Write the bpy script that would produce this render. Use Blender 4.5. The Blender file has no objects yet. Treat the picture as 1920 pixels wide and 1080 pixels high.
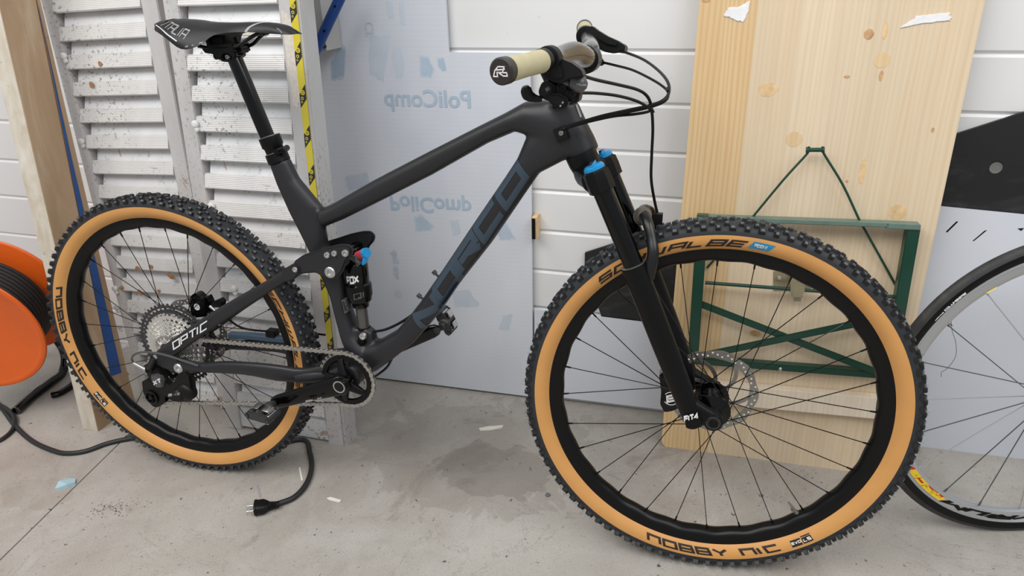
import bpy, bmesh, math, random
from mathutils import Vector, Matrix, Euler
from mathutils.bvhtree import BVHTree
random.seed(7)
PI = math.pi
scene = bpy.context.scene
COL = scene.collection

# ---------------------------------------------------------------- camera
cam_d = bpy.data.cameras.new('camera')
cam = bpy.data.objects.new('camera', cam_d)
COL.objects.link(cam)
cam_d.sensor_width = 36.0
cam_d.lens = 36.0 * 1295.68 / 1920.0
cam_d.clip_start = 0.02
cam_d.clip_end = 60
_p, _y, _r = 0.438271, -0.304862, -0.029086
_f = Vector((math.sin(_y) * math.cos(_p), math.cos(_y) * math.cos(_p), -math.sin(_p)))
_x = Vector((math.cos(_y), -math.sin(_y), 0))
_u = _x.cross(_f)
_x2 = _x * math.cos(_r) + _u * math.sin(_r)
_u2 = _u * math.cos(_r) - _x * math.sin(_r)
mw = Matrix((( _x2.x, _u2.x, -_f.x), (_x2.y, _u2.y, -_f.y), (_x2.z, _u2.z, -_f.z))).to_4x4()
mw.translation = Vector((1.23465, -1.16690, 1.19281))
cam.matrix_world = mw
scene.camera = cam

# ---------------------------------------------------------------- world, lights, exposure
w = bpy.data.worlds.new('hall_light')
scene.world = w
w.use_nodes = True
bg = w.node_tree.nodes['Background']
bg.inputs[0].default_value = (0.93, 0.965, 1.0, 1)
bg.inputs[1].default_value = 0.42
def area(name, loc, target, sx, sy, power, col=(1, 1, 1)):
    d = bpy.data.lights.new(name, 'AREA')
    d.shape = 'RECTANGLE'; d.size = sx; d.size_y = sy; d.energy = power; d.color = col
    o = bpy.data.objects.new(name, d); COL.objects.link(o)
    o.location = loc
    o.rotation_euler = (Vector(target) - Vector(loc)).to_track_quat('-Z', 'Y').to_euler()
    o['kind'] = 'structure'
    return o
area('ceiling_light', (-0.3, -1.9, 3.4), (0.6, 0.2, 0.3), 3.4, 1.6, 98, (1.0, 0.98, 0.95))
area('ceiling_light', (3.2, -1.2, 3.3), (1.2, 0.2, 0.4), 2.8, 1.4, 58, (0.97, 0.985, 1.0))
vs = scene.view_settings
vs.view_transform = 'Standard'; vs.look = 'None'; vs.exposure = 0.10; vs.gamma = 1.0
vs.use_curve_mapping = False

# ---------------------------------------------------------------- materials
def lin(c):
    return tuple((v / 255 / 12.92) if v / 255 <= 0.04045 else ((v / 255 + 0.055) / 1.055) ** 2.4 for v in c) + (1,)
def mat(name, rgb, rough=0.5, metal=0.0, spec=0.5, coat=0.0, var=0.0, scale=30, bump=0.0, coat_rough=0.1):
    m = bpy.data.materials.new(name); m.use_nodes = True
    nt = m.node_tree; b = nt.nodes['Principled BSDF']
    c = lin(rgb)
    b.inputs['Base Color'].default_value = c
    b.inputs['Roughness'].default_value = rough
    b.inputs['Metallic'].default_value = metal
    b.inputs['Specular IOR Level'].default_value = spec
    b.inputs['Coat Weight'].default_value = coat
    b.inputs['Coat Roughness'].default_value = coat_rough
    if var or bump:
        tc = nt.nodes.new('ShaderNodeTexCoord'); n = nt.nodes.new('ShaderNodeTexNoise')
        n.inputs['Scale'].default_value = scale; n.inputs['Detail'].default_value = 5
        nt.links.new(tc.outputs['Object'], n.inputs['Vector'])
        if var:
            r = nt.nodes.new('ShaderNodeValToRGB')
            r.color_ramp.elements[0].position = 0.3; r.color_ramp.elements[1].position = 0.7
            r.color_ramp.elements[0].color = tuple(v * (1 - var) for v in c[:3]) + (1,)
            r.color_ramp.elements[1].color = tuple(min(1, v * (1 + var)) for v in c[:3]) + (1,)
            nt.links.new(n.outputs['Fac'], r.inputs[0]); nt.links.new(r.outputs[0], b.inputs['Base Color'])
        if bump:
            bp = nt.nodes.new('ShaderNodeBump'); bp.inputs['Strength'].default_value = bump
            bp.inputs['Distance'].default_value = 0.002
            nt.links.new(n.outputs['Fac'], bp.inputs['Height']); nt.links.new(bp.outputs[0], b.inputs['Normal'])
    return m
class NT:
    """small helper for longer node materials"""
    def __init__(s, name, rough=0.6):
        s.m = bpy.data.materials.new(name); s.m.use_nodes = True
        s.t = s.m.node_tree; s.b = s.t.nodes['Principled BSDF']; s.b.inputs['Roughness'].default_value = rough
        s.tc = s.t.nodes.new('ShaderNodeTexCoord')
    def n(s, kind, **k):
        x = s.t.nodes.new(kind)
        for a, v in k.items():
            if a in x.inputs: x.inputs[a].default_value = v
            else: setattr(x, a, v)
        return x
    def l(s, a, b): s.t.links.new(a, b)
    def mapped(s, sc, out='Object', rot=(0, 0, 0), loc=(0, 0, 0)):
        mp = s.t.nodes.new('ShaderNodeMapping'); mp.inputs['Scale'].default_value = sc
        mp.inputs['Rotation'].default_value = rot; mp.inputs['Location'].default_value = loc
        s.l(s.tc.outputs[out], mp.inputs['Vector']); return mp.outputs[0]
    def noise(s, vec, scale, detail=4, rough=0.5, dist=0.0):
        x = s.t.nodes.new('ShaderNodeTexNoise'); x.inputs['Scale'].default_value = scale
        x.inputs['Detail'].default_value = detail; x.inputs['Roughness'].default_value = rough
        x.inputs['Distortion'].default_value = dist
        s.l(vec, x.inputs['Vector']); return x.outputs['Fac']
    def ramp(s, fac, stops):
        r = s.t.nodes.new('ShaderNodeValToRGB'); e = r.color_ramp.elements
        while len(e) < len(stops): e.new(0.5)
        for q, (p, c) in zip(e, stops):
            q.position = p; q.color = c if len(c) == 4 else tuple(c) + (1,)
        s.l(fac, r.inputs[0]); return r.outputs[0]
    def mix(s, fac, a, b, mode='MIX'):
        x = s.t.nodes.new('ShaderNodeMix'); x.data_type = 'RGBA'; x.blend_type = mode
        for q, v in ((x.inputs[0], fac), (x.inputs[6], a), (x.inputs[7], b)):
            if hasattr(v, 'node'): s.l(v, q)
            else: q.default_value = v if not isinstance(v, tuple) or len(v) == 4 else v + (1,)
        return x.outputs[2]
    def bump(s, h, strength=0.3, dist=0.002):
        x = s.t.nodes.new('ShaderNodeBump'); x.inputs['Strength'].default_value = strength
        x.inputs['Distance'].default_value = dist
        s.l(h, x.inputs['Height']); s.l(x.outputs[0], s.b.inputs['Normal'])
def g(v): return (v, v, v, 1)

# concrete
c = NT('concrete', 0.55)
o1 = c.noise(c.mapped((1, 1, 1)), 1.7, 5, 0.6, 0.3)
base = c.ramp(o1, [(0.30, lin((150, 142, 134))), (0.5, lin((166, 160, 152))), (0.72, lin((178, 173, 165)))])
o2 = c.noise(c.mapped((1, 1, 1), loc=(3, 1, 0)), 5.5, 8, 0.65, 0.6)
base = c.mix(c.ramp(o2, [(0.44, g(0)), (0.66, g(0.55))]), base, lin((186, 182, 176)))
o3 = c.noise(c.mapped((1, 1, 1), loc=(7, 4, 0)), 3.1, 9, 0.7, 0.9)
base = c.mix(c.ramp(o3, [(0.60, g(0)), (0.64, g(0.30)), (0.74, g(0.45))]), base, lin((112, 104, 97)))
o4 = c.noise(c.mapped((1, 1, 1)), 95, 3, 0.6)
base = c.mix(c.ramp(o4, [(0.665, g(0)), (0.73, g(0.65))]), base, lin((92, 86, 80)))
o5 = c.noise(c.mapped((1, 1, 1), loc=(2, 2, 1)), 330, 2, 0.5)
base = c.mix(c.ramp(o5, [(0.35, g(0.22)), (0.5, g(0))]), base, lin((110, 105, 100)))
o6 = c.noise(c.mapped((1, 1, 1), loc=(5, 9, 0)), 60, 2, 0.5)
base = c.mix(c.ramp(o6, [(0.715, g(0)), (0.75, g(0.85))]), base, lin((70, 62, 56)))
def stain(base, x, y, rx_, ry_, col, amt, seed):
    mp = c.mapped((1 / rx_, 1 / ry_, 0), loc=(-x / rx_, -y / ry_, 0))
    ln = c.n('ShaderNodeVectorMath', operation='LENGTH'); c.l(mp, ln.inputs[0])
    nz = c.noise(c.mapped((1, 1, 1), loc=(seed, 0, 0)), 9, 7, .65, .6)
    ad = c.n('ShaderNodeMath', operation='MULTIPLY_ADD'); c.l(nz, ad.inputs[0]); ad.inputs[1].default_value = -2.6; c.l(ln.outputs['Value'], ad.inputs[2])
    m = c.ramp(ad.outputs[0], [(0.0, g(amt)), (0.02, g(amt * .8)), (0.06, g(0))]); return c.mix(m, base, lin(col))
base = stain(base, .70, .22, .24, .17, (128, 119, 111), .30, 3.0)
base = stain(base, .76, .16, .12, .08, (104, 96, 90), .32, 8.0)
base = stain(base, .05, -.45, .045, .035, (118, 104, 92), .6, 5.0)
base = stain(base, -.38, -.20, .07, .04, (138, 126, 112), .25, 6.0)
base = stain(base, .55, -.55, .30, .16, (176, 170, 158), .35, 7.0)
cr = c.noise(c.mapped((1, 1, 1), loc=(11, 3, 0)), 2.3, 9, .62, 1.6)
base = c.mix(c.ramp(cr, [(.4965, g(0)), (.5, g(.45)), (.5035, g(0))]), base, lin((120, 112, 104)))
c.l(base, c.b.inputs['Base Color'])
c.l(c.ramp(o2, [(0.3, g(0.42)), (0.7, g(0.65))]), c.b.inputs['Roughness'])
c.bump(o5, 0.25, 0.002)
M_conc = c.m
M_joint = mat('joint_dirt', (70, 66, 62), 0.9)
# painted door panels
c = NT('white_panel_paint', 0.42)
d1 = c.noise(c.mapped((1, 1, 1)), 2.2, 4)
base = c.ramp(d1, [(0.3, lin((222, 222, 222))), (0.7, lin((231, 231, 231)))])
d2 = c.noise(c.mapped((1, 1, 1), loc=(1, 5, 2)), 120, 3, 0.6)
base = c.mix(c.ramp(d2, [(0.74, g(0)), (0.77, g(0.6))]), base, lin((120, 112, 106)))
c.l(base, c.b.inputs['Base Color'])
c.bump(c.noise(c.mapped((1, 1, 1)), 420, 2), 0.05, 0.001)
M_wall = c.m
M_groove = mat('groove_shadow_paint', (210, 208, 207), 0.6)
# twin wall plastic sheet
c = NT('polycarbonate_film', 0.34)
v = c.noise(c.mapped((1, 1, 0.35)), 3.0, 5, 0.55, 0.3)
base = c.ramp(v, [(0.3, lin((204, 209, 218))), (0.52, lin((214, 218, 226))), (0.75, lin((222, 225, 231)))])
wv = c.n('ShaderNodeTexWave', wave_type='BANDS', bands_direction='Z'); wv.inputs['Scale'].default_value = 26
c.l(c.mapped((1, 1, 1)), wv.inputs['Vector'])
base = c.mix(0.02, base, wv.outputs['Color'], 'MULTIPLY')
c.l(base, c.b.inputs['Base Color'])
c.b.inputs['Coat Weight'].default_value = 0.25
M_poly = c.m
M_polyedge = mat('sheet_edge', (206, 208, 212), 0.5)
M_print = mat('faded_blue_print', (172, 190, 208), 0.5, var=0.08, scale=18)
M_print2 = mat('faded_grey_print', (196, 205, 216), 0.5, var=0.04, scale=25)
M_print3 = mat('faded_deep_print', (178, 192, 207), 0.5, var=0.10, scale=14)
c = NT('white_sheet', 0.4)
d1 = c.noise(c.mapped((1, 1, 1)), 2.5, 4)
base = c.ramp(d1, [(0.3, lin((208, 212, 221))), (0.7, lin((216, 220, 228)))])
d2 = c.noise(c.mapped((1, 1, 1.4), loc=(1, 5, 2)), 70, 3, 0.7)
base = c.mix(c.ramp(d2, [(0.73, g(0)), (0.76, g(0.7))]), base, lin((120, 116, 112)))
c.l(base, c.b.inputs['Base Color']); M_sheet = c.m
c = NT('black_board', 0.5)
d1 = c.noise(c.mapped((1, 1, 2.0)), 7, 7, 0.65, 1.2)
base = c.ramp(d1, [(0.5, lin((24, 24, 26))), (0.62, lin((40, 40, 42))), (0.78, lin((66, 66, 68)))])
c.l(base, c.b.inputs['Base Color']); M_bboard = c.m
# spruce
def wood(name, tone, dark, edge=False, seed=0.0):
    c = NT(name, 0.5)
    vec = c.mapped((1, 1, 0.055), loc=(seed, seed * .7, seed))
    n1 = c.noise(vec, 9, 5, 0.5, 0.8)
    wv = c.n('ShaderNodeTexWave', wave_type='BANDS', bands_direction='X'); wv.inputs['Scale'].default_value = 30
    wv.inputs['Distortion'].default_value = 9.0; wv.inputs['Detail'].default_value = 2.0
    wv.inputs['Detail Scale'].default_value = 0.7
    c.l(vec, wv.inputs['Vector'])
    base = c.ramp(n1, [(0.3, tone), (0.7, tuple(v * 0.90 for v in tone[:3]) + (1,))])
    base = c.mix(c.ramp(wv.outputs['Fac'], [(0.5, g(0)), (0.9, g(0.26 if name != 'spruce_amber' else .5))]), base, dark)
    n2 = c.noise(c.mapped((1, 1, 0.022), loc=(2 + seed, 0, 0)), 110, 3)
    base = c.mix(c.ramp(n2, [(0.42, g(0)), (0.75, g(0.42))]), base, dark)
    c.l(base, c.b.inputs['Base Color']); c.bump(wv.outputs['Fac'], 0.06, 0.001)
    c.b.inputs['Coat Weight'].default_value = 0.15; c.b.inputs['Coat Roughness'].default_value = 0.3
    return c.m
M_spruce = [wood('spruce_%s' % k, lin(t), lin(d), seed=s) for k, t, d, s in (
    ('amber', (226, 196, 150), (200, 160, 108), 0.3), ('pale', (226, 206, 176), (206, 178, 140), 1.7),
    ('cream', (227, 208, 180), (206, 180, 144), 3.9), ('light', (225, 206, 177), (206, 178, 140), 6.1))]
M_batten = wood('spruce_batten', lin((236, 222, 202)), lin((216, 196, 168)), seed=9.2)
M_knot = mat('wood_knot', (196, 156, 112), 0.5, var=0.3, scale=60)
M_knotpale = mat('wood_knot_pale', (220, 188, 142), 0.5, var=0.18, scale=60)
M_plug = wood('spruce_plug', lin((226, 198, 156)), lin((200, 166, 118)), seed=12.5)
M_white_blob = mat('white_filler', (232, 232, 234), 0.6, var=0.05, scale=60, bump=0.5)
# old scaffold post
c = NT('weathered_post', 0.75)
v = c.noise(c.mapped((1, 1, 0.25)), 11, 6, 0.6, 0.5)
base = c.ramp(v, [(0.3, lin((160, 132, 102))), (0.55, lin((178, 150, 120))), (0.75, lin((196, 180, 158)))])
v2 = c.noise(c.mapped((0.5, 0.5, 1.6), loc=(3, 0, 0)), 6, 8, 0.7, 1.0)
base = c.mix(c.ramp(v2, [(0.62, g(0)), (0.70, g(0.6))]), base, lin((110, 84, 62)))
c.l(base, c.b.inputs['Base Color']); c.bump(v, 0.3, 0.003); M_post = c.m
c = NT('limewashed_post_edge', 0.8)
v = c.noise(c.mapped((1, 1, 0.5)), 22, 6, 0.6, 0.5)
base = c.ramp(v, [(0.3, lin((186, 172, 152))), (0.55, lin((206, 198, 184))), (0.75, lin((216, 212, 204)))])
v2 = c.noise(c.mapped((1, 1, 1), loc=(3, 0, 0)), 60, 4, 0.7)
base = c.mix(c.ramp(v2, [(0.62, g(0)), (0.70, g(0.6))]), base, lin((130, 116, 100)))
c.l(base, c.b.inputs['Base Color']); M_postedge = c.m
# shutter aluminium and paint
def alu(name, a, b, spots, rib=False, rust=True):
    c = NT(name, 0.45)
    v = c.noise(c.mapped((1, 1, 0.4)), 9, 5, 0.6, 0.2)
    base = c.ramp(v, [(0.3, lin(a)), (0.7, lin(b))])
    v2 = c.noise(c.mapped((1, 1, 1), loc=(3, 1, 4)), 105, 3, 0.7)
    v3 = c.noise(c.mapped((1, 1, 1), loc=(9, 1, 4)), 4.5, 3, 0.6)
    m1 = c.ramp(v2, [(0.575, g(0)), (0.64, g(0.75))]); m2 = c.ramp(v3, [(0.42, g(0)), (0.60, g(1))])
    mm = c.mix(1.0, m1, m2, 'MULTIPLY')
    base = c.mix(mm, base, lin(spots))
    if rust:
        v4 = c.noise(c.mapped((1, 1, 1), loc=(1, 8, 2)), 13, 5, 0.7, 0.6)
        base = c.mix(c.ramp(v4, [(0.665, g(0)), (0.69, g(0.7))]), base, lin((168, 132, 102)))
    c.l(base, c.b.inputs['Base Color'])
    c.b.inputs['Metallic'].default_value = 0.15
    if rib:
        wv = c.n('ShaderNodeTexWave', wave_type='BANDS', bands_direction='Z'); wv.inputs['Scale'].default_value = 75
        c.l(c.mapped((1, 1, 1)), wv.inputs['Vector']); c.bump(wv.outputs['Fac'], 0.3, 0.0014)
    return c.m
M_slat = alu('ribbed_slat', (206, 204, 202), (222, 221, 220), (104, 98, 94), rib=True)
M_panel = alu('smooth_panel', (212, 213, 215), (228, 229, 231), (110, 106, 104))
M_stile = alu('aluminium_stile', (190, 188, 187), (212, 210, 209), (140, 132, 124))
M_stile2 = alu('aluminium_channel', (176, 175, 174), (196, 195, 193), (120, 112, 104), rust=False)
M_beige = mat('beige_splatter', (213, 205, 195), 0.8, var=0.10, scale=110, bump=0.2)
M_rust = mat('brown_gap_strip', (150, 104, 48), 0.7, var=0.2, scale=20)
M_gapshade = mat('gap_shade_grey', (92, 84, 76), 0.8, var=0.25, scale=40)  # dark tone painted as the shade in the slat gaps
M_blue = mat('blue_paint', (26, 74, 140), 0.45, var=0.12, scale=12)
M_bluetube = mat('blue_tube_paint', (18, 62, 130), 0.35)
M_yellow = mat('yellow_tape', (212, 196, 62), 0.45)
M_tapeblk = mat('black_tape', (48, 46, 44), 0.45)
# bike
M_frame = mat('matte_carbon', (33, 33, 36), 0.42, spec=0.4, coat=0.06, coat_rough=0.35)
M_slate = mat('slate_blue_decal', (50, 64, 77), 0.42)
M_black = mat('satin_black', (9, 9, 10), 0.38, spec=0.22)
M_gloss = mat('gloss_black', (4, 4, 5), 0.13, spec=0.3, coat=0.08)
M_matte = mat('matte_black', (11, 11, 12), 0.45, spec=0.28)
M_rim = mat('rim_black', (6, 6, 7), 0.34, spec=0.26)
M_rubber = mat('tyre_rubber', (36, 38, 42), 0.6, var=0.12, scale=40)
M_knob = mat('tyre_knob_rubber', (30, 31, 33), 0.5, var=0.2, scale=300)
M_knobtop = mat('worn_knob_top', (84, 86, 90), 0.6, var=0.3, scale=400)
M_halo = mat('print_halo', (192, 203, 216), 0.5)
M_tan = mat('tan_sidewall', (204, 148, 84), 0.5, var=0.05, scale=14)
M_tread_txt = mat('dark_tyre_lettering', (34, 25, 20), 0.6)
M_cable = mat('cable_black', (10, 10, 11), 0.35, spec=0.3)
M_cord = mat('rubber_cord', (32, 32, 33), 0.5)
M_chrome = mat('chrome', (205, 205, 205), 0.18, metal=1.0)
M_steel = mat('brushed_steel', (150, 148, 145), 0.34, metal=0.9)
M_alu = mat('silver_aluminium', (196, 196, 196), 0.32, metal=0.85)
M_chain = mat('nickel_chain', (176, 173, 168), 0.34, metal=0.9)
M_cass = mat('nickel_sprocket', (222, 220, 216), 0.34, metal=0.85)
M_grey = mat('gunmetal', (92, 93, 94), 0.4, metal=0.5)
M_dgrey = mat('dark_grey_anodised', (58, 58, 60), 0.4, metal=0.3)
M_shaft = mat('grey_shock_shaft', (96, 94, 92), 0.3, metal=0.6)
M_bluean = mat('blue_anodised', (30, 150, 215), 0.3, metal=0.2)
M_red = mat('red_dial', (200, 60, 72), 0.4)
M_whitep = mat('white_print', (225, 225, 225), 0.5)
M_greyp = mat('grey_print', (150, 150, 150), 0.5)
M_grip = mat('beige_grip', (184, 175, 140), 0.7, var=0.05, scale=60)
M_saddle = mat('saddle_leatherette', (30, 30, 33), 0.46, spec=0.35, bump=0.1, scale=400)
M_addix = mat('blue_tyre_patch', (34, 134, 176), 0.5)
M_orange = mat('orange_plastic', (226, 98, 28), 0.38, var=0.07, scale=8)
M_green = mat('green_steel_paint', (20, 62, 48), 0.35, spec=0.5)
M_greenl = mat('worn_green_paint', (98, 120, 110), 0.45, var=0.1, scale=40)
M_zinc = mat('zinc_yellow_chromate', (168, 158, 130), 0.35, metal=0.7, var=0.1, scale=40)
M_yel2 = mat('yellow_print', (240, 205, 40), 0.5)
M_redp = mat('red_print', (200, 40, 36), 0.5)
M_paperb = mat('pale_blue_paper', (168, 196, 206), 0.8)
M_paper = mat('off_white_paper', (222, 220, 208), 0.8)
M_dirt = mat('dark_dirt', (88, 76, 64), 0.95)

# ---------------------------------------------------------------- mesh helpers
def obj(name, bm, m, parent=None, matrix=None, smooth=True, kind=None, label=None):
    me = bpy.data.meshes.new(name)
    bm.normal_update(); bm.to_mesh(me); bm.free()
    ms = m if isinstance(m, (list, tuple)) else [m]
    for q in ms: me.materials.append(q)
    if smooth:
        me.polygons.foreach_set('use_smooth', [True] * len(me.polygons))
        try: me.set_sharp_from_angle(angle=math.radians(38))
        except Exception: pass
    o = bpy.data.objects.new(name, me); COL.objects.link(o)
    if parent is not None: o.parent = parent
    if matrix is not None: o.matrix_local = matrix
    if kind: o['kind'] = kind
    if label: o['label'] = label
    return o
def tag(o, label, cat, group=None):
    o['label'] = label; o['category'] = cat
    if group: o['group'] = group
    return o
def empty(name, loc=(0, 0, 0), rot=(0, 0, 0)):
    o = bpy.data.objects.new(name, None); COL.objects.link(o); o.location = loc; o.rotation_euler = rot
    o.empty_display_size = 0.05
    return o
def BM(): return bmesh.new()
def face(bm, vs, mi=0):
    try:
        f = bm.faces.new(vs); f.material_index = mi; return f
    except ValueError: return None
def rings(bm, R, cap=True, closed=False, mi=0):
    vr = [[bm.verts.new(p) for p in r] for r in R]
    n = len(R[0]); k = len(vr)
    for i in range(k if closed else k - 1):
        a, b = vr[i], vr[(i + 1) % k]
        for j in range(n):
            face(bm, (a[j], a[(j + 1) % n], b[(j + 1) % n], b[j]), mi)
    if cap and not closed:
        face(bm, list(reversed(vr[0])), mi); face(bm, vr[-1], mi)
    return vr
def ring(c, u, v, n=16, p=2.0):
    out = []
    for i in range(n):
        t = 2 * PI * i / n; cs, sn = math.cos(t), math.sin(t)
        a = math.copysign(abs(cs) ** (2 / p), cs); b = math.copysign(abs(sn) ** (2 / p), sn)
        out.append(Vector(c) + Vector(u) * a + Vector(v) * b)
    return out
def catmull(pts, sub=6):
    pts = [Vector(p) for p in pts]
    if len(pts) < 3: return pts
    P = [pts[0] * 2 - pts[1]] + pts + [pts[-1] * 2 - pts[-2]]
    out = []
    for i in range(1, len(P) - 2):
        for k in range(sub):
            t = k / sub
            a, b, c_, d = P[i - 1], P[i], P[i + 1], P[i + 2]
            out.append(0.5 * ((2 * b) + (c_ - a) * t + (2 * a - 5 * b + 4 * c_ - d) * t * t + (3 * b - a - 3 * c_ + d) * t ** 3))
    out.append(pts[-1]); return out
def pipe(bm, pts, r, n=8, sub=6, cap=True, mi=0, p=2.0, flat=1.0):
    """tube through the points, r a radius or a list of radii (one per given point)"""
    m0 = len(pts)
    Q = catmull(pts, sub) if sub > 1 and len(pts) > 2 else [Vector(p_) for p_ in pts]
    rs = []
    for i in range(len(Q)):
        if isinstance(r, (list, tuple)):
            t = i / (len(Q) - 1) * (m0 - 1); a = min(int(t), m0 - 2); fr = t - a
            rs.append(r[a] * (1 - fr) + r[a + 1] * fr)
        else: rs.append(r)
    T = [(Q[min(i + 1, len(Q) - 1)] - Q[max(i - 1, 0)]).normalized() for i in range(len(Q))]
    ref = Vector((0, 1, 0)) if abs(T[0].y) < 0.9 else Vector((1, 0, 0))
    u = (ref - T[0] * ref.dot(T[0])).normalized()
    R = []
    for q, t, rr in zip(Q, T, rs):
        u = (u - t * u.dot(t)).normalized(); v = t.cross(u)
        R.append(ring(q, u * rr * flat, v * rr, n, p))
    rings(bm, R, cap, mi=mi)
def rod(bm, a, b, r, r2=None, n=16, mi=0):
    a, b = Vector(a), Vector(b); pipe(bm, [a, b], [r, r if r2 is None else r2], n, 1, mi=mi)
def lathe(bm, a, axis, prof, n=24, mi=0, cap=True):
    """prof: list of (distance along the axis, radius)"""
    a = Vector(a); t = Vector(axis).normalized()
    ref = Vector((0, 1, 0)) if abs(t.y) < 0.9 else Vector((1, 0, 0))
    u = (ref - t * ref.dot(t)).normalized(); v = t.cross(u)
    rings(bm, [ring(a + t * h, u * r, v * r, n) for h, r in prof], cap, mi=mi)
def box(bm, lo, hi, mi=0, M=None):
    x0, y0, z0 = lo; x1, y1, z1 = hi
    P = [(x0, y0, z0), (x1, y0, z0), (x1, y1, z0), (x0, y1, z0), (x0, y0, z1), (x1, y0, z1), (x1, y1, z1), (x0, y1, z1)]
    v = [bm.verts.new((M @ Vector(p)) if M else p) for p in P]
    for f in ((0, 3, 2, 1), (4, 5, 6, 7), (0, 1, 5, 4), (1, 2, 6, 5), (2, 3, 7, 6), (3, 0, 4, 7)):
        face(bm, [v[i] for i in f], mi)
def bevel_all(bm, off, seg=2):
    es = [e for e in bm.edges if len(e.link_faces) == 2 and e.calc_face_angle(0) > 0.5]
    bmesh.ops.bevel(bm, geom=es, offset=off, segments=seg, affect='EDGES', clamp_overlap=True)
def prism(bm, poly, y0, y1, bev=0.0, mi=0, M=None, seg=2):
    """poly of (x,z) points, extruded from y0 to y1"""
    t = BM()
    a = [t.verts.new((p[0], y0, p[-1])) for p in poly]; b = [t.verts.new((p[0], y1, p[-1])) for p in poly]
    n = len(poly); t.faces.new(a); t.faces.new(list(reversed(b)))
    for i in range(n): t.faces.new((a[i], b[i], b[(i + 1) % n], a[(i + 1) % n]))
    bmesh.ops.recalc_face_normals(t, faces=t.faces)
    if bev:
        es = [e for e in t.edges if abs(e.verts[0].co.y - e.verts[1].co.y) < 1e-7]
        bmesh.ops.bevel(t, geom=es, offset=bev, segments=seg, affect='EDGES', clamp_overlap=True)
    me = bpy.data.meshes.new('tmp'); t.to_mesh(me); t.free()
    if M: me.transform(M)
    n0 = len(bm.faces); bm.from_mesh(me); bpy.data.meshes.remove(me)
    bm.faces.ensure_lookup_table()
    for f in bm.faces[n0:]: f.material_index = mi
def rnd(poly, r, k=3):
    """round the corners of a polygon of 2-tuples / (x,_,z) tuples"""
    P = [Vector((p[0], p[-1])) for p in poly]; out = []
    for i, p in enumerate(P):
        a, b = P[i - 1], P[(i + 1) % len(P)]
        ra = r[i] if isinstance(r, (list, tuple)) else r
        d1, d2 = (a - p), (b - p)
        q = min(ra, d1.length * 0.45, d2.length * 0.45)
        s, e = p + d1.normalized() * q, p + d2.normalized() * q
        if q < 1e-5: out.append(tuple(p)); continue
        for j in range(k + 1):
            t = j / k; out.append(tuple(s * (1 - t) ** 2 + p * 2 * t * (1 - t) + e * t * t))
    return out
def sphere(bm, c_, r, sc=(1, 1, 1), mi=0, n=12):
    res = bmesh.ops.create_uvsphere(bm, u_segments=n, v_segments=max(6, n // 2), radius=r)
    for v in res['verts']: v.co = Vector((v.co.x * sc[0], v.co.y * sc[1], v.co.z * sc[2])) + Vector(c_)
    for f in {f for v in res['verts'] for f in v.link_faces}: f.material_index = mi
def bolt(bm, c_, r, out=-1, h=0.004, mi=0, axis=None):
    """socket head bolt: a dished disc whose recess is real"""
    ax = Vector(axis) if axis else Vector((0, out, 0))
    lathe(bm, c_, ax, [(-0.002, r), (h * 0.6, r), (h, r * 0.86), (h, r * 0.45), (h * 0.3, r * 0.42)], 16, mi)

# ---------------------------------------------------------------- stroke lettering (squared letters)
GL = {
 'N': [[(0, 0), (0, 1), (.82, 1), (.82, 0)]],
 'n': [[(0, 0), (0, 1), (.82, 0), (.82, 1)]],
 'O': [[(0, 0), (0, 1), (.82, 1), (.82, 0), (0, 0)]],
 'B': [[(0, 0), (0, 1), (.78, 1), (.82, .5), (.82, 0), (0, 0)], [(0, .5), (.82, .5)]],
 'Y': [[(0, 1), (.42, .5), (.42, 0)], [(.42, .5), (.84, 1)]],
 'I': [[(0, 0), (0, 1)]],
 'C': [[(.8, 0), (0, 0), (0, 1), (.8, 1)]],
 'R': [[(0, 0), (0, 1), (.8, 1), (.8, .5), (.1, .5)], [(.4, .5), (.82, 0)]],
 'P': [[(0, 0), (0, 1), (.8, 1), (.8, .45), (0, .45)]],
 'T': [[(0, 1), (.86, 1)], [(.43, 1), (.43, 0)]],
 'E': [[(.8, 0), (0, 0), (0, 1), (.8, 1)], [(0, .5), (.75, .5)]],
 'V': [[(0, 1), (.4, 0), (.8, 1)]],
 'L': [[(0, 1), (0, 0), (.75, 0)]],
 'S': [[(0, 0), (.8, 0), (.8, .5), (0, .5), (0, 1), (.8, 1)]],
 'W': [[(0, 1), (0, 0), (.45, 0), (.45, 1)], [(.45, 0), (.9, 0), (.9, 1)]],
 'A': [[(0, 0), (0, 1), (.82, 1), (.82, 0)], [(0, .45), (.82, .45)]],
 'H': [[(0, 0), (0, 1)], [(.82, 0), (.82, 1)], [(0, .5), (.82, .5)]],
 'D': [[(0, 0), (0, 1), (.8, .85), (.8, .15), (0, 0)]],
 'X': [[(0, 0), (.8, 1)], [(0, 1), (.8, 0)]],
 'F': [[(0, 0), (0, 1), (.8, 1)], [(0, .5), (.7, .5)]],
 '4': [[(.65, 0), (.65, 1), (0, .35), (.85, .35)]],
 'M': [[(0, 0), (0, 1), (.45, .4), (.9, 1), (.9, 0)]],
 'K': [[(0, 0), (0, 1)], [(.8, 1), (0, .5), (.8, 0)]],
 'U': [[(0, 1), (0, 0), (.82, 0), (.82, 1)]],
 'Z': [[(0, 1), (.8, 1), (0, 0), (.8, 0)]],
 'G': [[(.8, 1), (0, 1), (0, 0), (.8, 0), (.8, .45), (.4, .45)]],
 'Q': [[(0, 0), (0, 1), (.82, 1), (.82, 0), (0, 0)], [(.5, .3), (.9, -.1)]],
}
WID = {'I': 0.18, ' ': 0.42, 'W': 1.0, 'M': 1.0}
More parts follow.
